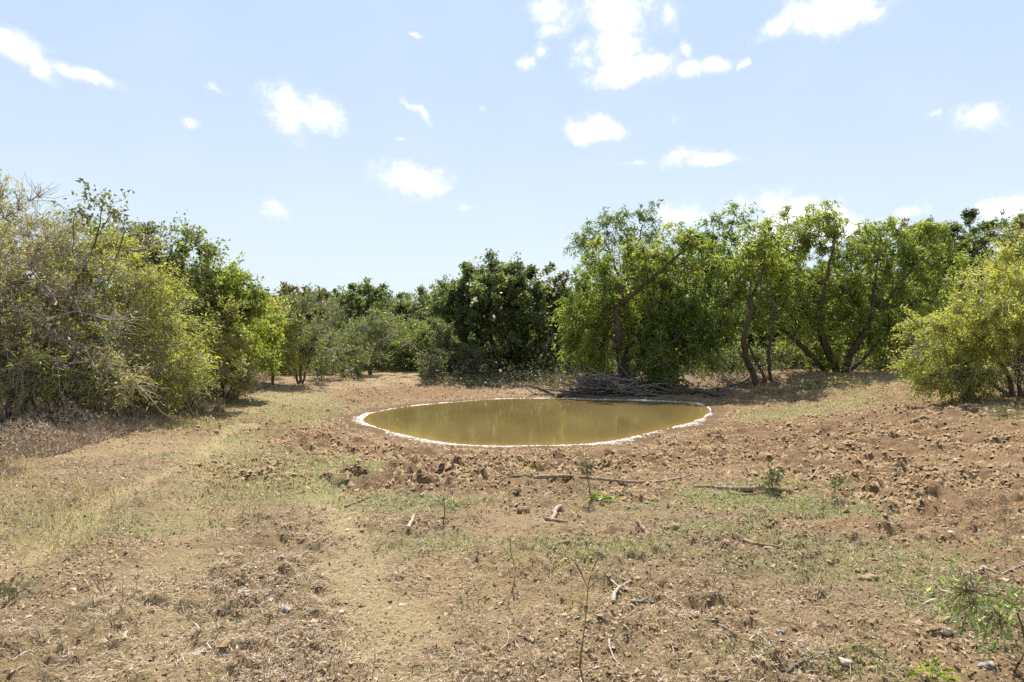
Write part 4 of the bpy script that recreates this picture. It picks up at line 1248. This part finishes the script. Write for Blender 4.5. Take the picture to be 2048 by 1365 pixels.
    tag(link('bunch_grass', mesh_of('bunch_grass', V, [q, t], M['drygrass'], dict(tint=tt))), "small tufts of dry bunch grass dotted over the foreground", "grass", None, 'stuff')
    # brittle reddish weed stems over the left foreground
    n = 3600
    x, y = polar_points(rng, n, 3.0, 13, -40, 4)
    k = (fbm(x, y, 1.1, 2, 431) > .0) & (masks(x, y, pond_sd(x, y))[3] < .3)
    x, y = x[k], y[k]
    m = len(x)
    L = rng.gamma(2.2, .035, m) + .02
    V, q, t, tt = strips(x, y, h_full(x, y) - .01, L, rng.uniform(.0018, .0035, m) * (1 + .05 * y), rng.uniform(0, 2 * math.pi, m), rng.uniform(.6, 1.5, m), rng, rng.random(m), .08)
    tag(link('dry_weeds', mesh_of('dry_weeds', V, [q, t], M['weedstem'], dict(tint=tt))), "brittle reddish weed stems standing in the left foreground", "weeds", None, 'stuff')


ground_cover()

# icosphere template
_t = (1 + 5 ** .5) / 2
ICO_V = unit(np.array([(-1, _t, 0), (1, _t, 0), (-1, -_t, 0), (1, -_t, 0), (0, -1, _t), (0, 1, _t), (0, -1, -_t), (0, 1, -_t), (_t, 0, -1), (_t, 0, 1), (-_t, 0, -1), (-_t, 0, 1)], float))
ICO_F = np.array([(0, 11, 5), (0, 5, 1), (0, 1, 7), (0, 7, 10), (0, 10, 11), (1, 5, 9), (5, 11, 4), (11, 10, 2), (10, 7, 6), (7, 1, 8), (3, 9, 4), (3, 4, 2), (3, 2, 6), (3, 6, 8), (3, 8, 9), (4, 9, 5), (2, 4, 11), (6, 2, 10), (8, 6, 7), (9, 8, 1)])


def subdivide(V, Fc):
    V = list(map(tuple, V))
    cache, out = {}, []
    def mid(a, b):
        key = (min(a, b), max(a, b))
        if key not in cache:
            v = np.array(V[a]) + np.array(V[b])
            V.append(tuple(v / np.linalg.norm(v)))
            cache[key] = len(V) - 1
        return cache[key]
    for a, b, c in Fc:
        ab, bc, ca = mid(a, b), mid(b, c), mid(c, a)
        out += [(a, ab, ca), (b, bc, ab), (c, ca, bc), (ab, bc, ca)]
    return np.array(V), np.array(out)


def clods():
    rng = np.random.default_rng(500)
    n = 210000
    x, y = polar_points(rng, n, 2.8, 31, p=.85)
    sd = pond_sd(x, y)
    mud, right, green, tr, sand = masks(x, y, sd)
    dens = np.clip(.85 * mud + .55 * right + .20, 0, 1) * (1 - .7 * green) * (1 - .8 * tr) * np.clip(.5 + 1.6 * fbm(x, y, .8, 2, 501), .05, 1.2)
    k = (rng.random(n) < dens) & (sd > .5)
    x, y, mud, right = x[k], y[k], mud[k], right[k]
    m = len(x)
    d = np.hypot(x, y)
    s = np.minimum(rng.gamma(1.5, .0065, m) * (.4 + .85 * mud + .2 * right) + .003 + .0011 * d, .038)
    OV = np.array([(1, 0, -.3), (0, 1, -.3), (-1, 0, -.3), (0, -1, -.3), (0, 0, 1)], float)
    OF = np.array([(0, 1, 4), (1, 2, 4), (2, 3, 4), (3, 0, 4)])
    a = rng.uniform(0, 6.3, m)
    S = s[:, None, None] * rng.uniform(.6, 1.3, (m, 1, 3)) * np.array([1, 1, .75])
    V = (OV[None] + .38 * rng.normal(size=(m, 5, 3))) * S
    ca, sa = np.cos(a)[:, None], np.sin(a)[:, None]
    V = np.stack([V[..., 0] * ca - V[..., 1] * sa, V[..., 0] * sa + V[..., 1] * ca, V[..., 2]], -1)
    V = V + np.column_stack([x, y, h_full(x, y) + s * .2])[:, None]
    Fc = (OF[None] + (np.arange(m) * 5)[:, None, None]).reshape(-1, 3)
    tag(link('soil_clods', mesh_of('soil_clods', V.reshape(-1, 3), [Fc], M['clod'])), "crumbled brown soil clods strewn over the trampled bank", "clods", None, 'stuff')


clods()
print("cover", round(time.time() - T0, 1))


# ------------------------------------------------------------------ rocks and lumps
ROCK_V, ROCK_F = subdivide(*subdivide(ICO_V, ICO_F))


def rock(name, px, py, wpx, ratio, flat, mat, label, cat, seed, group=None):
    rng = np.random.default_rng(seed)
    p = G(px, py)
    r = wpx * .5 * p[1] / F
    V = ROCK_V.copy()
    for f, a in ((1.3, .30), (2.7, .22), (5.5, .13)):
        o = rng.uniform(0, 50, 3)
        V = V * (1 + a * (vnoise(ROCK_V[:, 0] * f + o[0] + ROCK_V[:, 2] * f, ROCK_V[:, 1] * f + o[1] - ROCK_V[:, 2] * f * .7, seed) * 2))[:, None]
    V = V * r * np.array([1, ratio, flat])
    o = link(name, mesh_of(name, V, [ROCK_F], M[mat], None, False))
    o.location = (p[0], p[1], p[2] + r * flat * .45)
    o.rotation_euler = (0, 0, rng.uniform(-.4, .4))
    tag(o, label, cat, group)


RG, CG = 'loose rocks on the dry ground', 'large lumps of dried mud'
rock('rock', 1690, 1330, 30, .8, .45, 'rock', "flat tan rock beside the short grass near the bottom edge", 'rock', 1, RG)
rock('rock', 1975, 1342, 32, .6, .45, 'greyrock', "dark grey rock at the foot of the leafy sapling in the bottom right corner", 'rock', 2, RG)
rock('rock', 572, 1224, 20, .6, .5, 'greyrock', "small grey stone alone in the left foreground straw", 'rock', 3, RG)
rock('rock', 1563, 1268, 15, .8, .6, 'greyrock', "small grey stone above the bleached twig at the right", 'rock', 4, RG)
rock('rock', 1893, 1275, 24, .8, .7, 'rock', "rounded tan rock left of the leafy sapling", 'rock', 5, RG)
rock('rock', 1095, 1212, 9, 1, .7, 'palestick', "tiny pale pebble left of the foreground willow sapling", 'pebble', 6, RG)
rock('rock', 805, 1200, 18, .9, .25, 'rock', "flat pale stone set in the sandy track", 'rock', 7, RG)
rock('rock', 437, 822, 24, .7, .55, 'clod', "brown boulder lying beside the narrow track at the thicket edge", 'boulder', 8, RG)
rock('mud_lump', 1347, 1056, 27, .8, .6, 'clod', "biggest dried mud lump below the long fallen branch", 'mud lump', 9, CG)
rock('mud_lump', 1045, 1022, 26, .8, .6, 'clod', "mud lump left of the upright wood chunk", 'mud lump', 10, CG)
rock('mud_lump', 1592, 1136, 20, .8, .7, 'clod', "round mud lump under the dark broken stick at the right", 'mud lump', 11, CG)
rock('mud_lump', 1030, 985, 22, .8, .7, 'clod', "mud lump just below the thin curved branch", 'mud lump', 12, CG)
rock('mud_lump', 640, 908, 30, .6, .4, 'clod', "dark mud lump at the edge of the green patch left of the pond", 'mud lump', 13, CG)
rock('mud_lump', 1508, 1222, 22, .8, .7, 'clod', "mud lump beside a low grass sprout right of the foreground sapling", 'mud lump', 14, CG)
rock('mud_lump', 1740, 1158, 46, .6, .45, 'clod', "wide flat mud lump among sparse grass at the right", 'mud lump', 15, CG)


# ------------------------------------------------------------------ sticks
def stick_obj(name, pts, r0, r1, mat, label, cat, group=None, seed=0, sides=7, forks=0, ground=True, lift=.6):
    """a bent tapering stick along world points; forks adds short side stubs"""
    rng = np.random.default_rng(seed)
    C = catmull(pts, max(.03, np.linalg.norm(np.array(pts[-1]) - np.array(pts[0])) / 26))
    n = len(C)
    R = np.linspace(r0, r1, n) * (1 + .12 * rng.normal(size=n))
    C[1:-1] += rng.normal(size=C[1:-1].shape) * r0 * .22
    if ground == 'lie':
        u = np.linspace(-1, 1, n)
        hz = h_full(C[:, 0], C[:, 1])
        fit = np.polyval(np.polyfit(u, hz, 3 if n > 12 else 1), u)
        C[:, 2] = fit + R * .55 + max(0, np.percentile(hz - fit, 88)) * .9 + (lift - 1) * np.linspace(0, 1, n) * r0 * 2
    elif ground:
        C[:, 2] = np.maximum(C[:, 2], h_full(C[:, 0], C[:, 1]) + R * .2)
    D = np.gradient(C, axis=0)
    D = unit(D)
    o0 = C[0].copy()
    Vs, Fs, off = [], [], 0
    V, Fq = tubes(C[:-1] - o0, C[1:] - o0, R[:-1], R[1:], sides, D[:-1], D[1:])
    Vs.append(V); Fs.append(Fq); off += len(V)
    # closed ends
    for e, s in ((0, -1), (n - 1, 1)):
        u, v = frame(D[e:e + 1])
        V, Fq = tubes((C[e] - o0)[None], (C[e] + D[e] * s * R[e] * .5 - o0)[None], R[e:e + 1], R[e:e + 1] * .05, sides, D[e:e + 1], D[e:e + 1])
        Vs.append(V); Fs.append(Fq + off); off += len(V)
    for f in range(forks):
        i = int(rng.uniform(.25, .9) * (n - 1))
        L = np.linalg.norm(C[-1] - C[0]) * rng.uniform(.15, .4)
        dd = unit((D[i] * .7 + rng.normal(size=3) * .6)[None])[0]
        dd[2] = abs(dd[2]) * .7
        P = C[i] + dd * np.linspace(0, L, 5)[:, None] + np.cumsum(rng.normal(size=(5, 3)) * L * .05, 0) * np.linspace(0, 1, 5)[:, None]
        rr = np.linspace(R[i] * .6, R[i] * .15, 5)
        V, Fq = tubes(P[:-1] - o0, P[1:] - o0, rr[:-1], rr[1:], 5)
        Vs.append(V); Fs.append(Fq + off); off += len(V)
    o = link(name, mesh_of(name, np.concatenate(Vs), [np.concatenate(Fs)], M[mat], None, True))
    o.location = o0
    return tag(o, label, cat, group)


def ground_stick(name, pxs, rpx, mat, label, cat='stick', seed=0, forks=0, group='sticks and branches lying on the ground', lift=1.0, tip=.45):
    pts = [G(a, b) for a, b in pxs]
    r = rpx * .5 * pts[0][1] / F
    pts = [p + np.array([0, 0, r * lift]) for p in pts]
    return stick_obj(name, pts, r, r * tip, mat, label, cat, group, seed, forks=forks, ground='lie', lift=lift)


ground_stick('fallen_branch', [(1068, 966), (1130, 966), (1200, 970), (1270, 972), (1330, 966), (1385, 952)], 8, 'stick', "longest fallen branch, sagging across the mud below the pond", 'branch', 1)
ground_stick('fallen_branch', [(1140, 966), (1105, 959), (1060, 955), (1020, 957), (996, 963)], 5, 'stick', "thin curved branch arching up at the left end of the longest branch", 'branch', 2)
ground_stick('fallen_log', [(1580, 986), (1530, 985), (1470, 984), (1446, 979)], 15, 'stick', "thick log lying behind the dark leafy weed", 'log', 3, tip=.7)
ground_stick('fallen_branch', [(1452, 980), (1420, 976), (1385, 977)], 8, 'stick', "branch butting against the left end of the thick log", 'branch', 4)
ground_stick('fallen_branch', [(1560, 992), (1510, 992), (1455, 990)], 6, 'stick', "thin branch lying along the front of the thick log", 'branch', 5)
ground_stick('stick', [(1602, 966), (1622, 954), (1642, 937)], 6, 'stick', "brown stick slanting up right of the dark leafy weed", 'stick', 6)
ground_stick('stick', [(1488, 940), (1504, 952)], 4, 'stick', "short thin stick left of the dark leafy weed", 'stick', 7)
ground_stick('wood_chunk', [(1100, 1047), (1104, 1041), (1117, 1025), (1123, 1019)], 11, 'palestick', "upright split chunk of pale wood in the mud", 'wood', 8, tip=.6, lift=1.6)
ground_stick('fallen_log', [(1090, 1044), (1112, 1050), (1135, 1054)], 9, 'stick', "short dark log under the split chunk of wood", 'log', 9)
ground_stick('wood_chunk', [(817, 1068), (824, 1056), (828, 1046)], 9, 'palestick', "small upright wood splinter near the sparse left seedling", 'wood', 10, lift=1.6)
ground_stick('stick', [(1227, 1215), (1232, 1200), (1262, 1172)], 9, 'palestick', "thick pale bent stick right of the foreground sapling", 'stick', 11)
ground_stick('stick', [(1222, 1172), (1240, 1190), (1272, 1202)], 4, 'palestick', "thin pale twig crossing the thick bent stick", 'stick', 12)
ground_stick('stick', [(1217, 1287), (1221, 1312), (1237, 1334)], 5, 'palestick', "white curved twig right of the foreground sapling's base", 'stick', 13)
ground_stick('stick', [(1000, 1296), (1013, 1285), (1017, 1270), (1012, 1262)], 5, 'palestick', "hooked white twig in the centre foreground", 'stick', 14)
ground_stick('stick', [(1262, 1222), (1290, 1214), (1318, 1206)], 8, 'deadwood', "grey forked stick beside the pale bent stick", 'stick', 15, forks=3)
ground_stick('stick', [(1488, 1078), (1515, 1093), (1545, 1100), (1570, 1104)], 8, 'stick', "dark broken stick with a bent end in the red soil at the right", 'stick', 16, forks=1)
ground_stick('stick', [(1498, 1292), (1512, 1278), (1524, 1264)], 6, 'palestick', "pale tapering twig standing out in the right foreground", 'stick', 17)
ground_stick('stick', [(1436, 1262), (1460, 1275), (1480, 1282)], 5, 'deadwood', "grey twig left of the pale tapering twig", 'stick', 18, forks=2)
ground_stick('wood_chunk', [(1896, 926), (1912, 922), (1926, 918)], 9, 'palestick', "bleached chunk of wood on the bare slope at the right", 'wood', 19)
ground_stick('stick', [(1878, 958), (1890, 950), (1905, 948)], 4, 'palestick', "curved pale twig below the bleached chunk of wood", 'stick', 20)
ground_stick('stick', [(1963, 1124), (1980, 1132), (1996, 1140)], 6, 'palestick', "pale straight stick above the leafy sapling at the right edge", 'stick', 21)
ground_stick('stick', [(2005, 1142), (2030, 1142), (2048, 1143)], 6, 'palestick', "white straight stick touching the right edge", 'stick', 22)
ground_stick('stick', [(690, 1008), (722, 1000), (752, 994)], 5, 'stick', "brown twig at the edge of the green patch left of centre", 'stick', 23)
ground_stick('stick', [(840, 998), (855, 988)], 5, 'palestick', "short pale twig by the green patch in the middle", 'stick', 24)
ground_stick('stick', [(1275, 1050), (1290, 1060), (1300, 1072)], 10, 'stick', "stubby weathered stick left of the biggest mud lump", 'stick', 25, tip=.7)
ground_stick('stick', [(1040, 1275), (1060, 1282)], 8, 'stick', "stubby brown stick in the centre foreground", 'stick', 26)
ground_stick('stick', [(232, 1215), (255, 1205), (262, 1190)], 3, 'palestick', "looped white twig among the straw at the left", 'stick', 27)
ground_stick('stick', [(1570, 1338), (1600, 1330), (1625, 1331)], 7, 'deadwood', "grey driftwood splinter near the bottom edge right of centre", 'stick', 28, forks=2)
ground_stick('stick', [(1275, 1140), (1300, 1135), (1320, 1138)], 7, 'stick', "brown stick lying level above the grey forked stick", 'stick', 29)
ground_stick('stick', [(600, 1262), (640, 1250), (655, 1242)], 3, 'palestick', "thin pale twig in the left foreground near the track", 'stick', 30)
ground_stick('stick', [(20, 1358), (38, 1345), (60, 1336)], 5, 'palestick', "curved white twig in the bottom left corner", 'stick', 31)

# fallen grey logs and the heap of dead branches at the far shore
FB = 'fallen grey logs on the far bank'
for i, (a, b, r, lab) in enumerate([
    ([(1010, 748), (1060, 757), (1104, 765)], None, .09, "longest grey fallen log on the shaded far bank"),
    ([(1035, 752), (1085, 768), (1100, 772)], None, .06, "thinner grey log lying below the longest fallen log"),
    ([(960, 746), (990, 750), (1004, 758)], None, .05, "short forked grey log under the dome shaped oak")]):
    pts = [G(p[0], p[1]) + np.array([0, 0, r]) for p in a]
    stick_obj('fallen_log', pts, r, r * .5, 'deadwood', lab, 'log', FB, 600 + i, forks=2)


def brush_heap():
    rng = np.random.default_rng(620)
    for i in range(110):
        px = float(np.clip(rng.normal(1225, 58) if i < 75 else rng.uniform(1100, 1460), 1100, 1460))
        d = rng.uniform(26.9, 28.6) if px < 1330 else rng.uniform(26.6, 28.2)
        x = (px - CX) / F * d
        if pond_sd(x, d) < -.5:
            d += .8
            x = (px - CX) / F * d
        mid = math.exp(-((px - 1225) / 75) ** 2)
        p = np.array([x, d, max(h_at(x, d), ZW) + rng.uniform(0, .85) * mid * rng.random()])
        L = rng.uniform(.7, 2.4)
        a = rng.choice([0, math.pi]) + rng.normal() * .6
        dv = np.array([math.cos(a), math.sin(a) * .6, rng.normal() * .16 + .12])
        m = p + dv * L * .5 + rng.normal(size=3) * .12
        e = p + dv * L + rng.normal(size=3) * .2
        r = rng.gamma(3, .011) + .014
        grey = rng.random() < .6
        stick_obj('dead_branch', [p, m, e], r, r * .3, 'deadwood' if grey else 'twig_dark', "%s %s dead branch in the %s of the heap at the far shore" % ('thick' if r > .045 else 'thin', 'grey' if grey else 'dark', 'left end' if px < 1185 else ('middle' if px < 1265 else 'right end')), 'branch', "dead branches heaped at the far water's edge", 630 + i, sides=5, forks=int(rng.integers(1, 5)))


brush_heap()
D = 28.6
SH = 'bare branches by the heap'
stick_obj('dead_branch', [W(1240, 789, D - .9), W(1200, 793, D - 1.1), W(1150, 795, D - 1.2), W(1100, 795, D - 1.1)], .045, .015, 'deadwood', "long grey branch trailing left from the heap over the water", 'branch', SH, 711, forks=1, ground=False)
stick_obj('dead_branch', [W(1275, 765, D), W(1255, 750, D - .2), W(1228, 715, D - .2), W(1218, 685, D - .2)], .035, .012, 'deadwood', "pale bare branch standing up against the thick willow trunk", 'branch', SH, 702, forks=2, ground=False)
stick_obj('dead_branch', [W(1180, 772, D), W(1205, 760, D - .2), W(1232, 744, D - .2)], .04, .02, 'deadwood', "short grey branch propped on the foot of the thick willow", 'branch', SH, 703, forks=1, ground=False)
for i, (pl, r, lab) in enumerate([
    ([(1440, 790), (1465, 775), (1478, 768)], .03, "pale stick leaning on the bank left of the crooked willow"),
    ([(1448, 778), (1475, 772), (1497, 764)], .03, "second pale stick under the leaning one by the crooked willow"),
    ([(1545, 758), (1560, 770), (1578, 778)], .035, "dark root snaking right from the crooked willow"),
    ([(1360, 768), (1390, 782), (1420, 786)], .05, "dark dead branch on the bank right of the drooping willow bush")]):
    stick_obj('dead_branch', [G(*p) + np.array([0, 0, r]) for p in pl], r, r * .5, 'deadwood' if 'pale' in lab else 'stick', lab, 'branch', SH, 710 + i, forks=1)
D = 28.8
stick_obj('dead_branch', [W(1708, 768, D), W(1700, 745, D), W(1706, 728, D), W(1730, 722, D + .2)], .03, .012, 'palestick', "white forked dead branch at the foot of the wide willow", 'branch', SH, 720, forks=3, ground=False)
stick_obj('dead_branch', [W(1582, 720, D), W(1588, 690, D), W(1596, 665, D), W(1612, 650, D)], .022, .01, 'palestick', "white dead twig hanging in the gap of the leaning willow", 'branch', SH, 721, forks=3, ground=False)


# ------------------------------------------------------------------ small plants
def small_plant(name, label, cat, seed, px, py, stems, leaves, leafm, stem_r=3.0, leaf=(.03, .06, .22), group='small weeds and saplings on the bare ground', droop=.3, barkm='stem'):
    """stems: photo-pixel polylines from the base; leaves: (px, py, sx, sy, count) sprays of leaves held on short stalks"""
    rng = np.random.default_rng(seed)
    b = G(px, py)
    d = b[1]
    k = d / F
    root = empty(name, b, label, cat, group)
    tipsP = []
    for si, s in enumerate(stems):
        pts = [W(a, c, d + rng.normal() * 14 * k) for a, c in s]
        if si == 0:
            pts[0] = b - np.array([0, 0, .02])
        C = catmull(pts, max(.008, 8 * k))
        n = len(C)
        r = stem_r * .5 * k * (1 if si == 0 else .6)
        R = np.linspace(r, r * .35, n)
        Dn = unit(np.gradient(C, axis=0))
        V, Fq = tubes(C[:-1] - b, C[1:] - b, R[:-1], R[1:], 5, Dn[:-1], Dn[1:])
        link('stem' if si == 0 else 'side_stem', mesh_of('stem', V, [Fq], M[barkm], None, True), root)
        tipsP.append(C)
    A = np.concatenate(tipsP)
    Pv, Dv = [], []
    SV, SE = [], []
    for (lx, ly, sx, sy, c) in leaves:
        P = np.array([W(rng.normal(lx, sx), rng.normal(ly, sy), d) for _ in range(c)])
        P[:, 1] += rng.normal(size=c) * sx * k
        P[:, 2] = np.maximum(P[:, 2], b[2] + .012)
        i = np.argmin(np.linalg.norm(P[:, None] - A[None], axis=2), axis=1)
        dirv = unit(P - A[i] + rng.normal(size=P.shape) * .3 * sx * k)
        dirv = unit(dirv + rng.normal(size=P.shape) * .45 - np.array([0, 0, droop]))
        Pv.append(P); Dv.append(dirv)
        SV.append(A[i]); SE.append(P)
    if Pv:
        P, Dd = np.concatenate(Pv), np.concatenate(Dv)
        L = rng.uniform(leaf[0], leaf[1], len(P))
        V, Ft, tt = leaf_mesh(P - b, Dd, L, L * leaf[2], rng, .25, np.clip(rng.normal(.5, .22, len(P)), 0, 1))
        tag(link('leaves', mesh_of('leaves', V, [Ft], M[leafm], dict(tint=tt)), root), kind='stuff')
        S, E = np.concatenate(SV), np.concatenate(SE)
        o = np.ones(len(S))
        V, Fq = tubes(S - b, E - b, o * .35 * k * max(1, stem_r * .25), o * .25 * k, 3)
        tag(link('stalks', mesh_of('stalks', V, [Fq], M[barkm]), root), kind='stuff')
    return root


small_plant('willow_sapling', "tallest thin sapling with sparse hanging leaves in the bottom centre foreground", 'sapling', 801, 1158, 1334,
            [[(1158, 1334), (1165, 1285), (1172, 1230), (1175, 1190), (1177, 1165)], [(1177, 1180), (1168, 1160), (1155, 1135), (1140, 1115)], [(1177, 1178), (1190, 1165), (1210, 1150), (1225, 1130)],
             [(1174, 1215), (1158, 1205), (1138, 1200)], [(1177, 1168), (1185, 1140), (1200, 1110)], [(1165, 1150), (1150, 1120), (1160, 1095)]],
            [(1140, 1200, 12, 5, 12), (1170, 1235, 5, 6, 7), (1150, 1130, 24, 14, 26), (1205, 1130, 22, 18, 26), (1185, 1115, 25, 14, 18), (1166, 1192, 3, 4, 3)], 'willow_leaf', 4.2, (.022, .05, .2))
small_plant('leafy_sapling', "leafy sapling with silvery leaves leaning in at the bottom right corner", 'sapling', 802, 2022, 1358,
            [[(2022, 1358), (2038, 1325), (2050, 1290), (2046, 1262), (2034, 1225), (2028, 1205)], [(2036, 1255), (2012, 1245), (2000, 1232), (1985, 1225)], [(2034, 1225), (2050, 1205), (2065, 1195)], [(2028, 1210), (2000, 1195), (1970, 1190), (1935, 1180)], [(2000, 1232), (1975, 1210), (1950, 1205)]],
            [(1955, 1215, 38, 22, 120), (1990, 1240, 25, 22, 60), (2030, 1200, 24, 18, 50), (1925, 1165, 30, 18, 60), (1985, 1290, 8, 10, 14), (1915, 1200, 16, 18, 24), (2060, 1240, 20, 20, 20)], 'pale_leaf', 7.5, (.03, .065, .24), droop=.5)
small_plant('silver_weed', "pale silvery weed clump behind the leafy sapling at the right edge", 'weed', 803, 1935, 1235,
            [[(1935, 1235), (1925, 1200), (1915, 1165)], [(1937, 1230), (1960, 1190), (1985, 1160)], [(1934, 1230), (1905, 1205), (1885, 1185)]],
            [(1920, 1170, 26, 14, 80), (1970, 1170, 28, 16, 70), (1900, 1205, 20, 14, 50), (1945, 1205, 25, 16, 60)], 'silver_leaf', 2.5, (.018, .042, .2))
small_plant('seedling', "spindly pale seedling left of the foreground sapling", 'seedling', 804, 1022, 1182,
            [[(1022, 1182), (1029, 1160), (1028, 1130), (1022, 1105), (1020, 1080)], [(1027, 1120), (1010, 1100), (1000, 1090)]],
            [(1020, 1085, 14, 12, 22), (1002, 1090, 8, 8, 10)], 'silver_leaf', 3.0, (.015, .035, .22))
small_plant('seedling', "small bushy topped seedling on bare soil left of centre", 'seedling', 805, 886, 1046,
            [[(886, 1046), (889, 1028), (890, 1012), (888, 1000)], [(889, 1018), (878, 1002)], [(890, 1015), (900, 1000)]],
            [(886, 1000, 12, 8, 60)], 'silver_leaf', 3.2, (.025, .05, .25), droop=.1)
small_plant('weed', "tall weed with a lime green tuft at its base in the mud below the pond", 'weed', 806, 1183, 1006,
            [[(1183, 1006), (1180, 985), (1176, 960), (1173, 935), (1170, 918)], [(1176, 958), (1184, 938), (1186, 925)], [(1175, 950), (1165, 935), (1163, 925)]],
            [(1172, 932, 6, 11, 46), (1182, 930, 5, 9, 26), (1164, 935, 4, 7, 14), (1177, 958, 6, 5, 12)], 'weed_leaf', 2.8, (.025, .05, .28), droop=.0)
small_plant('lime_weed', "lime green tuft of broad leaves at the foot of the tall weed", 'weed', 807, 1186, 1008,
            [[(1186, 1008), (1186, 998)]], [(1187, 999, 6, 5, 30), (1208, 1010, 6, 3, 14), (1225, 1012, 4, 2, 6)], 'lime_leaf', 2., (.035, .065, .5), droop=-.2)
small_plant('weed', "dark upright leafy weed in front of the thick log", 'weed', 808, 1545, 990,
            [[(1545, 990), (1544, 970), (1541, 945), (1540, 934)], [(1546, 985), (1553, 965), (1556, 948)], [(1544, 985), (1534, 968), (1530, 955)]],
            [(1543, 950, 6, 10, 50), (1554, 956, 6, 8, 46), (1534, 962, 5, 8, 36), (1544, 975, 10, 7, 50)], 'weed_leaf', 2.8, (.03, .065, .28), droop=-.2)
small_plant('weed', "low dark leafy weed right of the thick log", 'weed', 809, 1672, 980,
            [[(1672, 980), (1668, 968)], [(1674, 978), (1684, 964), (1690, 955)]],
            [(1667, 967, 6, 5, 44), (1684, 963, 7, 6, 40)], 'weed_leaf', 2.5, (.035, .065, .28), droop=-.2)
small_plant('silver_weed', "pale grey weed below the low dark weed", 'weed', 810, 1646, 1032,
            [[(1646, 1032), (1646, 1012), (1645, 1000)], [(1646, 1020), (1658, 1004)]], [(1646, 1005, 7, 7, 30), (1658, 1004, 5, 4, 14), (1640, 1018, 6, 5, 14)], 'silver_leaf', 2.2, (.025, .045, .26), droop=-.1)
small_plant('silver_weed', "pale spindly weed near the right edge on the red soil", 'weed', 811, 2016, 1112,
            [[(2016, 1112), (2014, 1085), (2010, 1050), (2008, 1032)], [(2012, 1060), (2028, 1040)]], [(2005, 1036, 14, 8, 30), (2030, 1042, 8, 6, 14)], 'silver_leaf', 2.0, (.02, .04, .22))
small_plant('lime_weed', "small yellow green sprout on the mud close below the pond", 'weed', 812, 1076, 938, [[(1076, 938), (1076, 932)]], [(1074, 933, 8, 3, 20)], 'lime_leaf', 1.6, (.04, .07, .3), droop=-.2)
small_plant('lime_weed', "yellow green broad bladed weed at the bottom edge right of centre", 'weed', 813, 1868, 1362, [[(1868, 1362), (1864, 1345)], [(1868, 1360), (1880, 1345)]],
            [(1865, 1345, 12, 8, 26), (1880, 1350, 8, 6, 10)], 'lime_leaf', 3., (.03, .07, .25), droop=-.3)
small_plant('low_weed', "low green weed mat at the left edge of the foreground", 'weed', 814, 30, 1190, [[(30, 1190), (28, 1175)], [(32, 1190), (48, 1178)], [(28, 1190), (8, 1176)]],
            [(30, 1175, 22, 10, 90), (8, 1180, 14, 8, 40)], 'weed_leaf', 2.5, (.018, .04, .35), droop=-.2)
small_plant('silver_weed', "pale green weed in the mud left of the longest branch", 'weed', 815, 808, 962, [[(808, 962), (808, 945)]], [(808, 948, 5, 6, 30)], 'silver_leaf', 2., (.025, .05, .26), droop=-.2)
small_plant('dry_weed', "brown dead weed with fanned stems in the left foreground", 'weed', 816, 212, 1195,
            [[(212, 1195), (190, 1165), (180, 1150)], [(212, 1195), (205, 1160), (200, 1130)], [(212, 1194), (225, 1165), (232, 1150)], [(212, 1195), (176, 1178), (160, 1165)], [(212, 1195), (240, 1180)]], [(200, 1160, 18, 12, 14)], 'mesquite_olive', 2.4, (.012, .022, .3), barkm='twig_dark')
small_plant('dry_weed', "dead forked weed standing at the bottom edge left of centre", 'weed', 817, 622, 1352,
            [[(622, 1352), (626, 1330), (628, 1305)], [(622, 1350), (612, 1335), (606, 1322)], [(624, 1345), (634, 1330), (640, 1318)]], [(624, 1330, 8, 10, 6)], 'mesquite_olive', 2.4, (.012, .022, .3), barkm='twig_dark')
SG = 'silvery weeds under the willows'
for i, (px, py, s, c, lab) in enumerate([
    (1618, 778, 16, 90, "bluish silver weed clump in front of the splayed willow base"), (1652, 774, 14, 70, "silver weed clump right of the bluish one under the leaning willow"), (1690, 775, 16, 80, "yellowish weed clump at the foot of the wide willow"),
    (1520, 788, 8, 30, "small pale weed on the grassy bank below the crooked willow"), (1560, 785, 8, 30, "small pale weed right of the one below the crooked willow"),
    (1110, 778, 16, 90, "yellow green weed clump left of the heap of dead branches"), (2020, 838, 20, 80, "green weed clump under the bush at the right edge")]):
    small_plant('silver_weed', lab, 'weed', 830 + i, px, py, [[(px, py), (px, py - s)], [(px, py), (px + s * .7, py - s * .8)], [(px, py), (px - s * .7, py - s * .8)]],
                [(px, py - s * .6, s, s * .4, c)], 'mesquite_leaf' if 'yellow' in lab else ('weed_leaf' if 'green' in lab else 'silver_leaf'), 1.5, (.07, .14, .3), SG, droop=-.2)

_c = {}
for _o in scene.objects:
    if _o.type == 'MESH':
        _k = _o.name.split('.')[0]
        _c[_k] = _c.get(_k, 0) + len(_o.data.loops) - 2 * len(_o.data.polygons)
print("script done", round(time.time() - T0, 1), sum(_c.values()), sorted(_c.items(), key=lambda q: -q[1])[:16])
